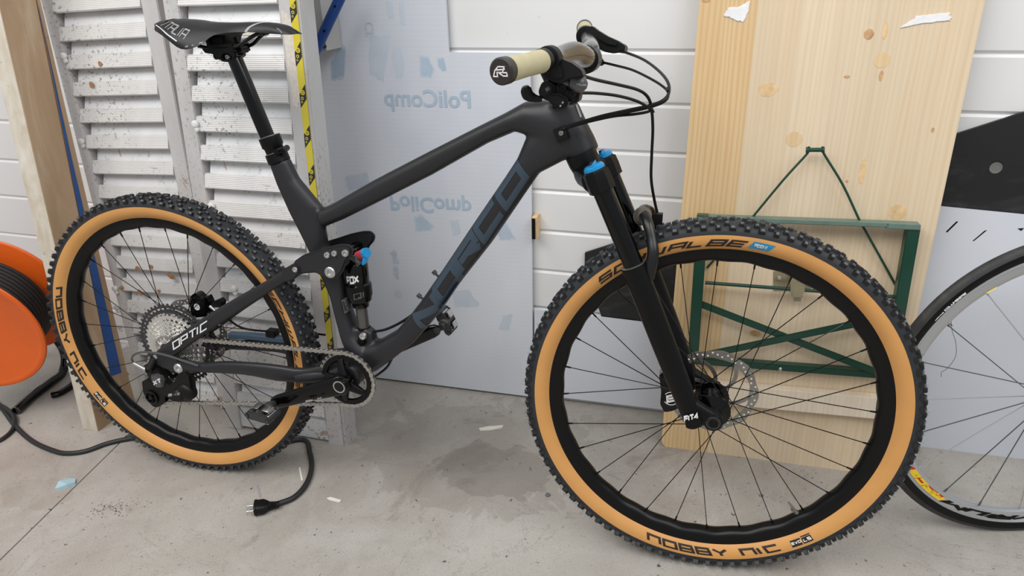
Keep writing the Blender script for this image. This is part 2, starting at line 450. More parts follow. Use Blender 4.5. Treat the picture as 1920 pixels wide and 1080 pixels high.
def stroke_text(bm, text, fn, th=0.16, gap=0.22, mi=0, step=0.25, aspect=1.0, across=1):
    """fn(u, v) maps text space (u 0..1 along, v 0..1 up) to a 3-D point"""
    adv = []; x = 0
    for ch in text:
        adv.append(x); x += WID.get(ch, 0.84) + gap
    tot = x - gap
    for ch, x0 in zip(text, adv):
        for line in GL.get(ch, []):
            pts = [Vector((p[0] * (1) + x0, th / 2 + p[1] * (1 - th))) for p in line]
            closed = (pts[0] - pts[-1]).length < 1e-6
            if closed: pts = pts[:-1]
            L = []; n = len(pts)
            hx = th / 2 * aspect; hy = th / 2
            for i, p in enumerate(pts):
                a = pts[i - 1] if (i > 0 or closed) else None
                b = pts[(i + 1) % n] if (i < n - 1 or closed) else None
                d1 = (p - a).normalized() if a is not None else None
                d2 = (b - p).normalized() if b is not None else None
                if d1 is None: d1 = d2
                if d2 is None: d2 = d1
                nn = Vector((-(d1.y + d2.y), d1.x + d2.x))
                if nn.length < 1e-6: nn = Vector((-d1.y, d1.x))
                nn.normalize(); n1 = Vector((-d1.y, d1.x)); k = 1 / max(0.5, nn.dot(n1))
                off = Vector((nn.x * hx * k, nn.y * hy * k)); L.append((p + off, p - off))
            seq = L + [L[0]] if closed else L
            for (a1, a2), (b1, b2) in zip(seq[:-1], seq[1:]):
                m = max(1, int(math.ceil((b1 - a1).length / step)))
                prev = None
                for k in range(m + 1):
                    t = k / m; p, q = a1.lerp(b1, t), a2.lerp(b2, t)
                    cur = [bm.verts.new(fn(p.lerp(q, j_ / across).x / tot, p.lerp(q, j_ / across).y)) for j_ in range(across + 1)]
                    if prev:
                        for j_ in range(across): face(bm, (prev[j_], prev[j_ + 1], cur[j_ + 1], cur[j_]), mi)
                    prev = cur
def font_text(body, size, M, material, name, parent, matrix=None, bold=0.0, shear=0.0):
    cu = bpy.data.curves.new('txt', 'FONT'); cu.body = body; cu.size = size; cu.offset = bold; cu.shear = shear
    cu.align_x = 'CENTER'; cu.align_y = 'CENTER'; cu.resolution_u = 3
    t = bpy.data.objects.new('txt', cu); COL.objects.link(t)
    bpy.context.view_layer.update()
    me = bpy.data.meshes.new_from_object(t)
    bpy.data.objects.remove(t); bpy.data.curves.remove(cu)
    bm = BM(); bm.from_mesh(me); bpy.data.meshes.remove(me)
    for v in bm.verts: v.co = M @ v.co
    for f in bm.faces: f.material_index = 0
    return obj(name, bm, material, parent, matrix, smooth=False)
# ================================================================ SETTING
def fz(x): return 0.0293 * x
fb = BM()
v = [fb.verts.new(p) for p in ((-5, -5, fz(-5) - .06), (6, -5, fz(6) - .06), (6, 1.2, fz(6) - .06), (-5, 1.2, fz(-5) - .06))]
v2 = [fb.verts.new(Vector(q.co) + Vector((0, 0, .053))) for q in v]
rings_ = [(0, 1, 2, 3)]
fb.faces.new(list(reversed(v))); fb.faces.new(v2)
for i in range(4): fb.faces.new((v[i], v[(i + 1) % 4], v2[(i + 1) % 4], v2[i]))
floor = obj('floor', fb, M_joint, smooth=False, kind='structure')
def slab(xy):
    b = BM(); lo = [b.verts.new((x, y, fz(x) - .012)) for x, y in xy]; hi = [b.verts.new((x, y, fz(x))) for x, y in xy]
    b.faces.new(hi); b.faces.new(list(reversed(lo)))
    n = len(xy)
    for i in range(n): b.faces.new((lo[i], lo[(i + 1) % n], hi[(i + 1) % n], hi[i]))
    bmesh.ops.recalc_face_normals(b, faces=b.faces)
    obj('concrete_slab', b, M_conc, floor, smooth=False)
jx = lambda y: -.3179 - .17 * y
slab([(-5, -5), (jx(-5) - .002, -5), (jx(1.2) - .002, 1.2), (-5, 1.2)])
slab([(jx(-5) + .002, -5), (6, -5), (6, 1.2), (jx(1.2) + .002, 1.2)])

# sectional door / wall of grooved white panels
YW = 0.505
wb = BM(); box(wb, (-4.5, YW + .004, -.25), (5.5, YW + .06, 2.9))
wall = obj('wall_back', wb, M_groove, smooth=False, kind='structure')
def wpanel(x0, x1, z0, z1):
    b = BM(); e = .006; f_ = .0035
    P0 = [(x0, YW + .004, z0), (x1, YW + .004, z0), (x1, YW + .004, z1), (x0, YW + .004, z1)]
    P1 = [(x0, YW, z0 + e), (x1, YW, z0 + e), (x1, YW, z1 - e), (x0, YW, z1 - e)]
    a = [b.verts.new(p) for p in P0]; c_ = [b.verts.new(p) for p in P1]
    b.faces.new(c_)
    for i in range(4): b.faces.new((a[i], a[(i + 1) % 4], c_[(i + 1) % 4], c_[i]))
    bmesh.ops.recalc_face_normals(b, faces=b.faces)
    obj('wall_panel', b, M_wall, wall, smooth=False)
edges = [-.2, -.03, .085, .2, .318, .433, .548, .659, .770, .885, 1.004, 1.36, 1.48, 1.6, 1.72, 2.1, 2.85]
for a_, b_ in zip(edges[:-1], edges[1:]): wpanel(-.62, 5.4, a_ + .001, b_ - .001)
edl = [-.2, 0.0, .125, .25, .378, .519, .647, .777, 1.16, 1.36, 1.6, 2.1, 2.85]
for a_, b_ in zip(edl[:-1], edl[1:]): wpanel(-4.4, -.623, a_ + .001, b_ - .001)

# ================================================================ SHEETS ON THE WALL
def sheet(name, poly, y0, y1, m, edge=None, bev=0.0):
    b = BM(); prism(b, poly, y0, y1, bev); return obj(name, b, m, smooth=False)
sA = sheet('plastic_sheet', [(.10, .012), (.770, .030), (.7765, 1.001), (.5695, 1.001), (.572, 1.62), (.10, 1.62)], .486, .494, M_poly)
tag(sA, 'large translucent pale blue plastic sheet with mirrored print standing behind the mountain bike frame', 'plastic sheet')
def decal_y(name, poly, y, m, parent, t=.0004):
    b = BM(); prism(b, poly, y - t, y); return obj(name, b, m, parent, smooth=False)
def blob(pts, k=26, jit=.12, seed=1):
    """soft irregular outline inside the quad of points (x,z)"""
    rg = random.Random(seed); P = [Vector((p[0], p[-1])) for p in pts]
    cx = sum((p for p in P), Vector((0, 0))) / len(P); out = []
    for i in range(k):
        t = i / k * len(P); a = int(t) % len(P); f_ = t - int(t)
        q = P[a].lerp(P[(a + 1) % len(P)], f_); out.append(tuple(cx + (q - cx) * (1 - .12 + rg.uniform(-jit, jit))))
    return out
for i, (pts, m_) in enumerate([
    ([(0.2362,0.486,0.9302),(0.2397,0.486,0.9731),(0.2772,0.486,1.0165),(0.2881,0.486,1.0075),(0.2732,0.486,0.9362)], M_print),
    ([(0.4923,0.486,0.9935),(0.5149,0.486,0.9899),(0.5282,0.486,0.9609),(0.5179,0.486,0.9402),(0.4894,0.486,0.9449)], M_print),
    ([(0.5388,0.486,0.9863),(0.5559,0.486,0.989),(0.5622,0.486,0.9588),(0.5507,0.486,0.9561),(0.5402,0.486,0.9674)], M_print),
    ([(0.4237,0.486,1.0171),(0.4439,0.486,1.0159),(0.4512,0.486,0.9727),(0.4414,0.486,0.9337),(0.4208,0.486,0.936),(0.4143,0.486,0.9852)], M_print2),
    ([(0.4478,0.486,1.1212),(0.4618,0.486,1.121),(0.4617,0.486,1.0631),(0.4488,0.486,1.0631)], M_print2),
    ([(0.4123,0.486,1.1217),(0.4322,0.486,1.1214),(0.4333,0.486,1.0791),(0.4159,0.486,1.078)], M_print2),
    ([(0.3568,0.486,1.0484),(0.4225,0.486,1.0459),(0.386,0.486,0.9195),(0.3437,0.486,0.9453)], M_print2),
    ([(0.4377,0.486,0.5653),(0.4595,0.486,0.5762),(0.4949,0.486,0.5448),(0.4811,0.486,0.5312),(0.4387,0.486,0.5246)], M_print3),
    ([(0.5406,0.486,0.567),(0.5689,0.486,0.5722),(0.5753,0.486,0.5265),(0.5498,0.486,0.5181)], M_print2),
    ([(0.6744,0.486,0.5501),(0.7021,0.486,0.5734),(0.7275,0.486,0.5271),(0.6853,0.486,0.5204)], M_print3),
    ([(0.6837,0.486,0.2938),(0.7187,0.486,0.3049),(0.7011,0.486,0.241),(0.669,0.486,0.2402)], M_print2),
    ([(0.5305,0.486,0.352),(0.5881,0.486,0.3668),(0.6254,0.486,0.3122),(0.5347,0.486,0.2927)], M_print2),
    ([(0.2347,0.486,0.6718),(0.3113,0.486,0.6912),(0.3219,0.486,0.6466),(0.2365,0.486,0.6258)], M_print2)]):
    if m_ is not M_print2:
        cx_ = sum(p[0] for p in pts) / len(pts); cz_ = sum(p[2] for p in pts) / len(pts)
        decal_y('print_halo', blob([(cx_ + (p[0] - cx_) * 1.22, cz_ + (p[2] - cz_) * 1.22) for p in pts], 34, .05, i + 50), .4862, M_halo, sA)
    decal_y('faded_print', blob(pts, 30, .08, i), .486, m_, sA)
def wall_text(txt, px0, px1, y, size, mirror_x, mirror_z, m_, bold=.012, rot=0.0):
    cx = (Vector(px0) + Vector(px1)) / 2
    S_ = Matrix.Diagonal((-1 if mirror_x else 1, -1 if mirror_z else 1, 1, 1))
    M = Matrix.Translation((cx.x, y - .0006, cx.z)) @ Matrix.Rotation(rot, 4, 'Y') @ Matrix.Rotation(PI / 2, 4, 'X') @ S_
    return font_text(txt, size, M, m_, 'mirrored_print', sA, bold=bold)
a_, b_ = [(0.3433,0.486,0.8822),(0.6624,0.486,0.8928)]
wall_text('PoliComp', a_, b_, .4855, .060, True, False, M_print, .0010)
a_, b_ = [(0.3352,0.486,0.5936),(0.6399,0.486,0.6209)]
wall_text('PoliComp', a_, b_, .4855, .060, False, True, M_print, .0010)
a_, b_ = [(0.3428,0.486,0.8781),(0.6622,0.486,0.8889)]
a_, b_ = [(0.3651,0.486,1.0671),(0.3619,0.486,1.0421)]
wall_text('CE', a_, b_, .4855, .032, False, True, M_print2, 0, PI / 2)
a_, b_ = [(0.3649,0.486,0.4765),(0.3624,0.486,0.3592)]
wall_text('ding side', a_, b_, .4855, .026, False, True, M_print2, .001, PI / 2)
rb = BM()
c0 = Vector([(0.3635,0.486,0.3213)][0])
for r_ in (.013, .008):
    rings(rb, [[c0 + Vector((math.cos(t) * q, -.0006, math.sin(t) * q)) for t in [2 * PI * i / 20 for i in range(20)]] for q in (r_, r_ - .003)], cap=False)
obj('mirrored_print', rb, M_print2, sA, smooth=False)

bb = sheet('black_board', [(.915, .46), (.991, .24), (2.5, .24), (2.5, 1.15), (1.8167, .8933), (1.7022, .8431), (.915, .50)], .4955, .5035, M_bboard)
tag(bb, 'matte black board with scuffs propped at a slant against the wall behind the wooden table', 'board')
hb = BM(); c0 = Vector([(1.7915,0.4955,0.7753)][0]); lathe(hb, c0, (0, -1, 0), [(-.001, .012), (.0008, .012), (.0012, .010), (.0003, .009)], 20)
obj('bolt_hole_plug', hb, mat('worn_plug', (110, 110, 108), 0.6), bb)
sB = sheet('white_board', [(0.7776,0.493,0.322),(1.1249,0.493,0.3178),(1.1744,0.493,0.0521),(0.7741,0.493,0.04)], .487, .4925, M_sheet)
tag(sB, 'low white board standing on the floor between the plastic sheet and the wooden table', 'board')
sC = sheet('white_board', [(1.55, .045), (2.62, .075), (2.62, .655), (1.8695, .679), (1.55, .693)], .487, .4925, M_sheet)
tag(sC, 'pale bluish white board standing on the floor behind the road bike wheel', 'board')
fl_ = BM()
for pts in ([(1.742, .655), (1.746, .655), (1.730, .628), (1.727, .630)], [(1.800, .638), (1.805, .640), (1.785, .612), (1.783, .613)], [(1.86, .648), (1.872, .650), (1.868, .643)]):
    prism(fl_, pts, .4866, .487)
obj('paint_scratch', fl_, M_black, sC, smooth=False)
kb = BM(); p0, p1 = [(0.7793,0.47,0.5376),(0.7916,0.47,0.5976)]
box(kb, (p0[0], .470, p0[2]), (p1[0], .505, p1[2]))
k1 = obj('wooden_block', kb, M_knotpale, smooth=False)
tag(k1, 'small wooden block with a black front fixed to the wall right of the plastic sheet', 'block')
kb = BM(); box(kb, (p0[0], .466, p0[2] + .001), (p1[0] - .0035, .4705, p1[2] - .003)); obj('black_face', kb, M_black, k1, smooth=False)

# ================================================================ FOLDING TABLE
TA = math.atan(.1)
T = empty('folding_table', (1.157, .345, .034), (-TA, 0, 0))
tag(T, 'pale wooden folding table standing on end against the wall with folded green steel legs', 'table')
TH = .027; TW = .527; TL = 1.27
def tz(x): return .0293 * x - .004
xs = [0, .118, .205, .330, .412, TW]
mi_ = [0, 1, 2, 3, 1]
for i in range(5):
    x0, x1 = xs[i] + 0, xs[i + 1]
    poly = [(x0, tz(x0)), (x1, tz(x1)), (x1, TL), (x0, TL)]
    if i == 0: poly = rnd(poly, [.028, 0, 0, .028], 6)
    if i == 4: poly = rnd(poly, [0, .028, .028, 0], 6)
    b = BM(); prism(b, poly, 0, TH, .00025, seg=1)
    obj('board', b, M_spruce[mi_[i]], T, smooth=False)
def tdisc(name, p, rx, rz, m_, seed, jit=.08, rot=0):
    rg = random.Random(seed); poly = []
    for i in range(22):
        t = 2 * PI * i / 22; r = 1 + rg.uniform(-jit, jit); x, z = rx * r * math.cos(t), rz * r * math.sin(t)
        poly.append((p[0] + x * math.cos(rot) - z * math.sin(rot), p[2] + x * math.sin(rot) + z * math.cos(rot)))
    b = BM(); prism(b, poly, -.0004, .002); return obj(name, b, m_, T, smooth=False)
for i, (p, rx, rz, m_) in enumerate([
    ([(0.3351,-0,1.0178)][0], .009, .010, M_knot), ([(0.3705,0,0.9385)][0], .004, .010, M_knot), ([(0.1574,0,0.907)][0], .020, .014, M_knotpale),
    ([(0.3074,-0,0.9354)][0], .006, .003, M_knot), ([(0.34,0,0.7211)][0], .003, .003, M_knot), ([(0.3668,0,0.7431)][0], .006, .028, M_knotpale),
    ([(0.4482,0,0.6621)][0], .018, .016, M_knotpale), ([(0.0134,-0,1.084)][0], .009, .004, M_knot), ([(0.4833,-0,0.8343)][0], .003, .005, M_knot),
    ([(0.1957,-0,0.3477)][0], .013, .008, M_knot), ([(0.3641,0,1.0237)][0], .005, .016, M_knotpale)]):
    tdisc('knot', p, rx, rz, m_, i)
for i, (p, r) in enumerate([([(0.2228,-0,0.8055)][0], .0165), ([(0.3675,0,0.9683)][0], .0150)]):
    tdisc('round_plug', p, r, r, M_plug, 30 + i, 0)
def patch(pts, seed):
    b = BM(); prism(b, blob(pts, 34, .10, seed), -.0022, .001, .001); return obj('white_filler_patch', b, M_white_blob, T)
patch([(0.0464,0,1.0557),(0.0556,0,1.0701),(0.0799,-0,1.0719),(0.1026,0,1.086),(0.1021,0,1.0532),(0.091,0,1.0388),(0.0689,0,1.0451)], 4)
patch([(0.3864,0,1.0277),(0.4088,-0,1.0511),(0.4435,-0,1.0547),(0.4758,-0,1.0583),(0.4806,0,1.0429),(0.4519,0,1.0392),(0.421,0,1.0354)], 6)
# batten across the underside
b = BM(); q = [(0.1035,-0.022,0.2124),(0.4831,-0.022,0.2335),(0.4923,-0.022,0.1778),(0.1088,-0.022,0.157)]
prism(b, [(q[0][0], q[0][2]), (q[1][0] + .02, q[1][2]), (q[2][0] + .02, q[2][2]), (q[3][0], q[3][2])], -.024, 0, .002)
obj('batten', b, M_batten, T, label='wooden batten across the table underside')
def tbar(name, a, c_, wd, y0, y1, m_=None, bev=.0015):
    a, c_ = Vector((a[0], a[2])), Vector((c_[0], c_[2])); d = (c_ - a).normalized(); n = Vector((-d.y, d.x)) * wd / 2
    b = BM(); prism(b, [tuple(a + n), tuple(a - n), tuple(c_ - n), tuple(c_ + n)], y0, y1, bev)
    return obj(name, b, m_ or M_green, T)
tbar('leg', *[(0.0496,-0.03,0.6343),(0.0588,-0.03,0.2906)], .0245, -.044, -.016)
tbar('leg', *[(0.4748,-0.03,0.6376),(0.4843,-0.03,0.2908)], .0245, -.044, -.016)
tbar('cross_bar', *[(0.0364,-0.036,0.6274),(0.4266,-0.036,0.6412)], .0085, -.047, -.012, M_greenl)
tbar('cross_bar', *[(0.4218,-0.036,0.6396),(0.4859,-0.036,0.6411)], .0110, -.047, -.012, M_greenl)
tbar('foot_bar', *[(0.0604,-0.02,0.2662),(0.4776,-0.02,0.289)], .0165, -.024, -.002)
tbar('diagonal_brace', *[(0.062,-0.024,0.4177),(0.4764,-0.024,0.2921)], .0165, -.028, -.022)
tbar('diagonal_brace', *[(0.09,-0.028,0.2911),(0.4876,-0.028,0.4435)], .0165, -.034, -.028)
b = BM(); a_, c_ = [(0.0694,-0.03,0.4727),(0.4744,-0.03,0.4814)]; rod(b, (a_[0], -.03, a_[2]), (c_[0], -.03, c_[2]), .0042, n=12); obj('cross_rod', b, M_green, T)
b = BM()
pts = [(0.1576,-0.022,0.6354),(0.2113,-0.024,0.7226),(0.248,-0.026,0.7763),(0.2507,-0.028,0.7857),(0.2514,-0.03,0.7949)]
pipe(b, [(p[0], p[1], p[2]) for p in pts], .0026, 8, 4)
pts = [(0.3728,-0.022,0.6442),(0.3289,-0.024,0.718),(0.2856,-0.026,0.777),(0.2808,-0.028,0.7871),(0.2773,-0.03,0.796)]
pipe(b, [(p[0], p[1], p[2]) for p in pts], .0026, 8, 4)
pts = [(0.3728,-0.022,0.6442),(0.4255,-0.012,0.5673),(0.4719,-0.006,0.4988)]
pipe(b, [(p[0], p[1], p[2]) for p in pts], .0026, 8, 4)
pts = [(0.1576,-0.022,0.6354),(0.1162,-0.012,0.5725),(0.0706,-0.006,0.502)]
pipe(b, [(p[0], p[1], p[2]) for p in pts], .0026, 8, 4)
obj('wire_strut', b, M_green, T)
b = BM(); a_, c_ = [(0.2483,-0.028,0.7878),(0.2805,-0.028,0.7893)]
lathe(b, a_, Vector(c_) - Vector(a_), [(-.002, .0062), (.003, .0062), (.004, .0046), (.028, .0046), (.029, .0062), (.034, .0062)], 14)
obj('hinge_sleeve', b, M_green, T)
b = BM(); q = [(0.2171,-0,0.5065),(0.297,0,0.5143),(0.3035,0,0.4675),(0.2229,-0,0.4589)]
prism(b, [(p[0], p[2]) for p in q], -.002, 0, .0005); br = obj('latch_plate', b, M_zinc, T)
b = BM(); q = [(0.2552,0,0.5051),(0.2777,0,0.5073),(0.2838,-0,0.4615),(0.2612,-0,0.4591)]
prism(b, [(p[0], p[2]) for p in q], -.036, -.024, .001)
q = [(0.2518,-0,0.5048),(0.2563,-0,0.5052),(0.261,0,0.4695),(0.2564,0,0.469)]; prism(b, [(p[0], p[2]) for p in q], -.036, -.002)
q = [(0.2766,-0,0.5072),(0.281,0,0.5077),(0.2858,0,0.4721),(0.2813,0,0.4716)]; prism(b, [(p[0], p[2]) for p in q], -.036, -.002)
q = [(0.2639,0,0.4646),(0.282,-0,0.4665),(0.2825,0,0.4457),(0.2678,0,0.444)]; prism(b, [(p[0], p[2]) for p in q], -.020, -.012, .001)
obj('latch_hook', b, M_zinc, br)
b = BM()
for p in [(0.2317,0,0.4912),(0.2924,-0,0.4909)]: bolt(b, (p[0], -.002, p[2]), .005)
obj('screw', b, M_chrome, br)
b = BM(); p = [(0.2596,-0.026,0.2749)][0]; sphere(b, (p[0], -.026, p[2]), .0045, (1, .6, 1)); obj('bolt_head', b, M_chrome, T)

# ================================================================ LOUVRED SHUTTERS
def shutter(loc, s, bt, label, WLf, W0, W1, x_in0, x_in1, zt, zc, pitch, kmin, kmax, rail, seed):
    E_ = empty('louvred_shutter', loc)
    E_.rotation_euler = (Matrix.Rotation(-math.atan(s), 4, 'X') @ Matrix.Rotation(-bt, 4, 'Y')).to_euler()
    tag(E_, label, 'shutter', 'louvred shutters')
    D = .042
    rx = lambda z, x0, x1: x0 + (x1 - x0) * z / 1.1
    zb = 0.0
    def stile(a0, a1, b0, b1):
        b = BM(); prism(b, [(a0, zb), (b0, zb), (rx(zt, b0, b1), zt), (rx(zt, a0, a1), zt)], 0, D, .002); return obj('stile', b, M_stile, E_)
    stile(WLf[0], WLf[1], x_in0[0], x_in0[1])
    stile(x_in1[0], x_in1[1], W0, W1)
    for k in range(kmin, kmax + 1):
        z = zc + pitch * k
        x1 = rx(z, *x_in1) - .0005; x0 = rx(z, *x_in0) + .0005
        b = BM()
        t = BM(); h = .0185
        prof = [(-.002, z - h), (-.004, z - h + .003), (.004, z + h - .002), (.010, z + h), (.018, z + h - .006), (.012, z - h)]
        A = [b.verts.new((x0, y_, z_)) for y_, z_ in prof]; B_ = [b.verts.new((x1, y_, z_)) for y_, z_ in prof]
        n = len(prof); b.faces.new(A); b.faces.new(list(reversed(B_)))
        for i in range(n): b.faces.new((A[i], B_[i], B_[(i + 1) % n], A[(i + 1) % n]))
        bmesh.ops.recalc_face_normals(b, faces=b.faces); t.free()
        obj('slat', b, M_slat, E_, smooth=False)
        if k < kmax:
            b = BM(); z0, z1 = z + h - .004, z + pitch - h + .002
            box(b, (x0 + .011, .010, z0), (x1, .014, z1))
            for q in b.verts:
                if q.co.z > (z0 + z1) / 2: q.co.y += .012
            obj('recessed_panel', b, M_panel, E_, smooth=False)
    b = BM(); prism(b, [(rx(.1, *x_in0) - .004, .1), (rx(.1, *x_in0) + .016, .1), (rx(zt, *x_in0) + .016, zt - .02), (rx(zt, *x_in0) - .004, zt - .02)], .030, .034); obj('gap_shade_strip', b, M_gapshade, E_, smooth=False)  # added dark strip, stands in for the shade in the gap beside the panels
    if rail:
        b = BM(); box(b, (x_in0[0], .004, rail[0]), (rx(0, *x_in1), .03, rail[1])); bevel_all(b, .002); obj('bottom_rail', b, M_panel, E_)
    return E_
S2_ = shutter((-.04, .158, -.001), .05, .01, 'right-hand dirty aluminium shutter with yellow and black tape down its edge, behind the saddle',
    (-.018, .045), .360, .388, (.030, .087), (.312, .345), 2.2, 1.0075, .0693, -13, 17, (.012, .075), 2)
b = BM(); prism(b, [(.3605, 0), (.372, 0), (.372 + .028 * 2, 2.2), (.3605 + .028 * 2, 2.2)], .001, .055, .002)
obj('edge_channel', b, M_stile2, S2_)
tp = BM(); tpb = BM()
def tx(z): return .345 + .028 * z / 1.1 * 1.0
T0 = .0; z = .04
b = BM(); prism(b, [(tx(.19) , .19), (tx(.19) + .0165, .19), (tx(1.135) + .0185, 1.135), (tx(1.135) + .001, 1.135)], -.0008, .0002)
tape = obj('warning_tape', b, M_yellow, S2_, smooth=False)
zz = 1.135; k = 0
while zz > .25:
    b = BM(); z1 = zz; z0 = zz - .040
    prism(b, [(tx(z0) + .0003, z0 - .006), (tx(z0) + .0180, z0 + .014), (tx(z1) + .0180, z1 + .006 if k else z1), (tx(z1) + .0003, z1 - .016)], -.0012, -.0007)
    ob = obj('black_stripe', b, M_tapeblk, tape, smooth=False)
    c0 = (tx(z1 - .02) + .0098, z1 - .012)
    tt = BM()
    def rg_(c_, r0, r1, y_): rings(tt, [[Vector((c_[0] + math.cos(2 * PI * j / 16) * r, y_, c_[1] + math.sin(2 * PI * j / 16) * r)) for j in range(16)] for r in (r0, r1)], cap=False)
    rg_(c0, .0056, .0030, -.0016); rg_(c0, .0018, .0004, -.0016)
    rg_((c0[0] - .0025, c0[1] - .0125), .0036, .0019, -.0016); rg_((c0[0] - .0045, c0[1] - .0205), .0024, .0013, -.0016)
    obj('tape_lettering', tt, M_yellow, tape, smooth=False)
    zz -= .089; k += 1
b = BM()
for z_, x0_, x1_ in ((1.0768, .20, .315),):
    prism(b, blob([(x0_, z_ - .012), (x1_, z_ - .014), (x1_, z_ + .014), (x0_, z_ + .010)], 40, .08, int(z_ * 100)), -.0052, -.0042)
prism(b, blob([(.345, .90), (.378, .90), (.385, 1.12), (.350, 1.12)], 40, .1, 3), -.0006, .001)
obj('dried_splatter', b, M_beige, S2_, smooth=False)
S1_ = shutter((-.44, .235, -.013), .08, .04, 'left-hand dirty aluminium shutter with rust flakes, between the wooden post and the taped shutter',
    (0, 0), .340, .364, (.034, .034), (.297, .315), 2.2, .658, .0693, -9, 21, None, 5)
for E_, L_ in ((S1_, [(0.03,-0,1.0206),(0.0167,-0,0.7984),(-0.0513,-0,0.4811),(0.0035,-0,0.368),(-0.0087,-0,0.3075),(-0.017,-0,0.2458),(-0.0197,-0,0.1743)]), (S2_, [(0.071,-0,0.8691),(0.072,-0,0.6685),(0.0927,0,0.4476),(0.1221,0,0.5672)])):
    for p in L_:
        b = BM()
        lathe(b, (p[0] + .006, -.004, p[2]), (0, -1, 0), [(-.002, .009), (.004, .009), (.006, .006), (.006, .002)], 12)
        lathe(b, (p[0] + .008, -.004, p[2] - .012), (0, -1, 0), [(-.002, .006), (.003, .006), (.004, .003)], 10)
        obj('slat_latch', b, M_whitep, E_)
b = BM()
for i, (p, r) in enumerate([(p, .006 + .004 * random.random()) for p in [(0.112,-0,0.4375),(0.1613,-0,0.4436),(0.2216,-0,0.4229),(0.2327,-0,0.4155),(0.1006,-0,0.3628),(0.0339,-0,0.37),(0.1494,0,0.997),(0.1036,-0,0.9474),(0.1702,-0,0.3708),(0.1763,-0,0.2104),(-0.0302,-0,0.0817),(0.0867,-0,0.0577)]]):
    rg = random.Random(i); prism(b, [(p[0] + r * (1 + rg.uniform(-.4, .4)) * math.cos(t), p[2] + r * (1 + rg.uniform(-.4, .4)) * math.sin(t)) for t in [2 * PI * j / 9 for j in range(9)]], -.0050, -.0030)
obj('rust_flake', b, mat('rust', (160, 120, 88), 0.85, var=.2, scale=90), S1_, smooth=False, kind='stuff')
b = BM(); box(b, (0, 0, 0), (.12, .012, 1.95))
lath = obj('wooden_lath', b, M_rust, smooth=False); lath.location = (-.19, .330, -.0035); lath.rotation_euler = (-math.atan(.07), 0, 0)
tag(lath, 'narrow brown lath showing in the gap between the two shutters', 'lath')

# ================================================================ WEATHERED POST AND BLUE PARTS
K = empty('wooden_post', (-.486, .055, -.0142)); K.rotation_euler = (Matrix.Rotation(-math.atan(.1), 4, 'X') @ Matrix.Rotation(-.005, 4, 'Y')).to_euler()
tag(K, 'weathered tan wooden post leaning left of the shutters behind the rear tyre', 'post')
b = BM(); box(b, (0, .0012, .001), (.056, .076, 2.6))
for q in b.verts:
    if q.co.z > 1 and q.co.y > .05: q.co.y += .052
bevel_all(b, .0015, 1); obj('post_core', b, M_post, K, smooth=False)
b = BM(); box(b, (-.0004, 0, .0015), (.0545, .0016, 2.6)); obj('limewashed_face', b, M_postedge, K, smooth=False)
b = BM()
def yz(b, pts, x0, x1):
    A = [b.verts.new((x0, y, z)) for y, z in pts]; B_ = [b.verts.new((x1, y, z)) for y, z in pts]; n = len(pts)
    b.faces.new(A); b.faces.new(list(reversed(B_)))
    for i in range(n): b.faces.new((A[i], B_[i], B_[(i + 1) % n], A[(i + 1) % n]))
    bmesh.ops.recalc_face_normals(b, faces=b.faces)
yz(b, [(.1345, -.0122), (.204, -.0122), (.2085, .113), (.290, 1.25), (.288, 1.25), (.270, 1.1)], -.462, -.4345)
BD = obj('wooden_board', b, M_post, smooth=False); tag(BD, 'thin brown board with a long blue stripe, squeezed between the post and the shutter', 'board')
b = BM(); yz(b, [(.1505, .118), (.1885, .108), (.2080, .36), (.2370, .75), (.2700, 1.13), (.266, 1.07)], -.4345, -.4335); obj('blue_stripe', b, M_blue, BD, smooth=False)
b = BM(); rod(b, [(0.372,0.38,1.1613)][0], [(0.2344,0.38,0.9713)][0], .0125, n=16)
bt = obj('blue_tube', b, M_bluetube); tag(bt, 'dark blue steel tube slanting behind the top of the taped shutter', 'tube')
b = BM()
for p in [(0.3049,0.368,1.0612),(0.3415,0.368,1.1147)]: lathe(b, p, (0, -1, 0), [(-.002, .003), (.0012, .003)], 10)
obj('tube_hole', b, M_black, bt)
b = BM(); box(b, (.10, .41, 1.012), (.2790, .482, 1.75)); bevel_all(b, .003)
ab = obj('metal_box', b, mat('grey_sheet_metal', (178, 176, 174), .5, metal=.2, var=.05, scale=8)); tag(ab, 'grey sheet metal box behind the blue tube and the taped shutter', 'box')
b = BM(); lathe(b, (.276, .405, 1.022), (0, -1, 0), [(-.006, .004), (.004, .004), (.006, .002)], 10); obj('rivet', b, M_matte, ab)

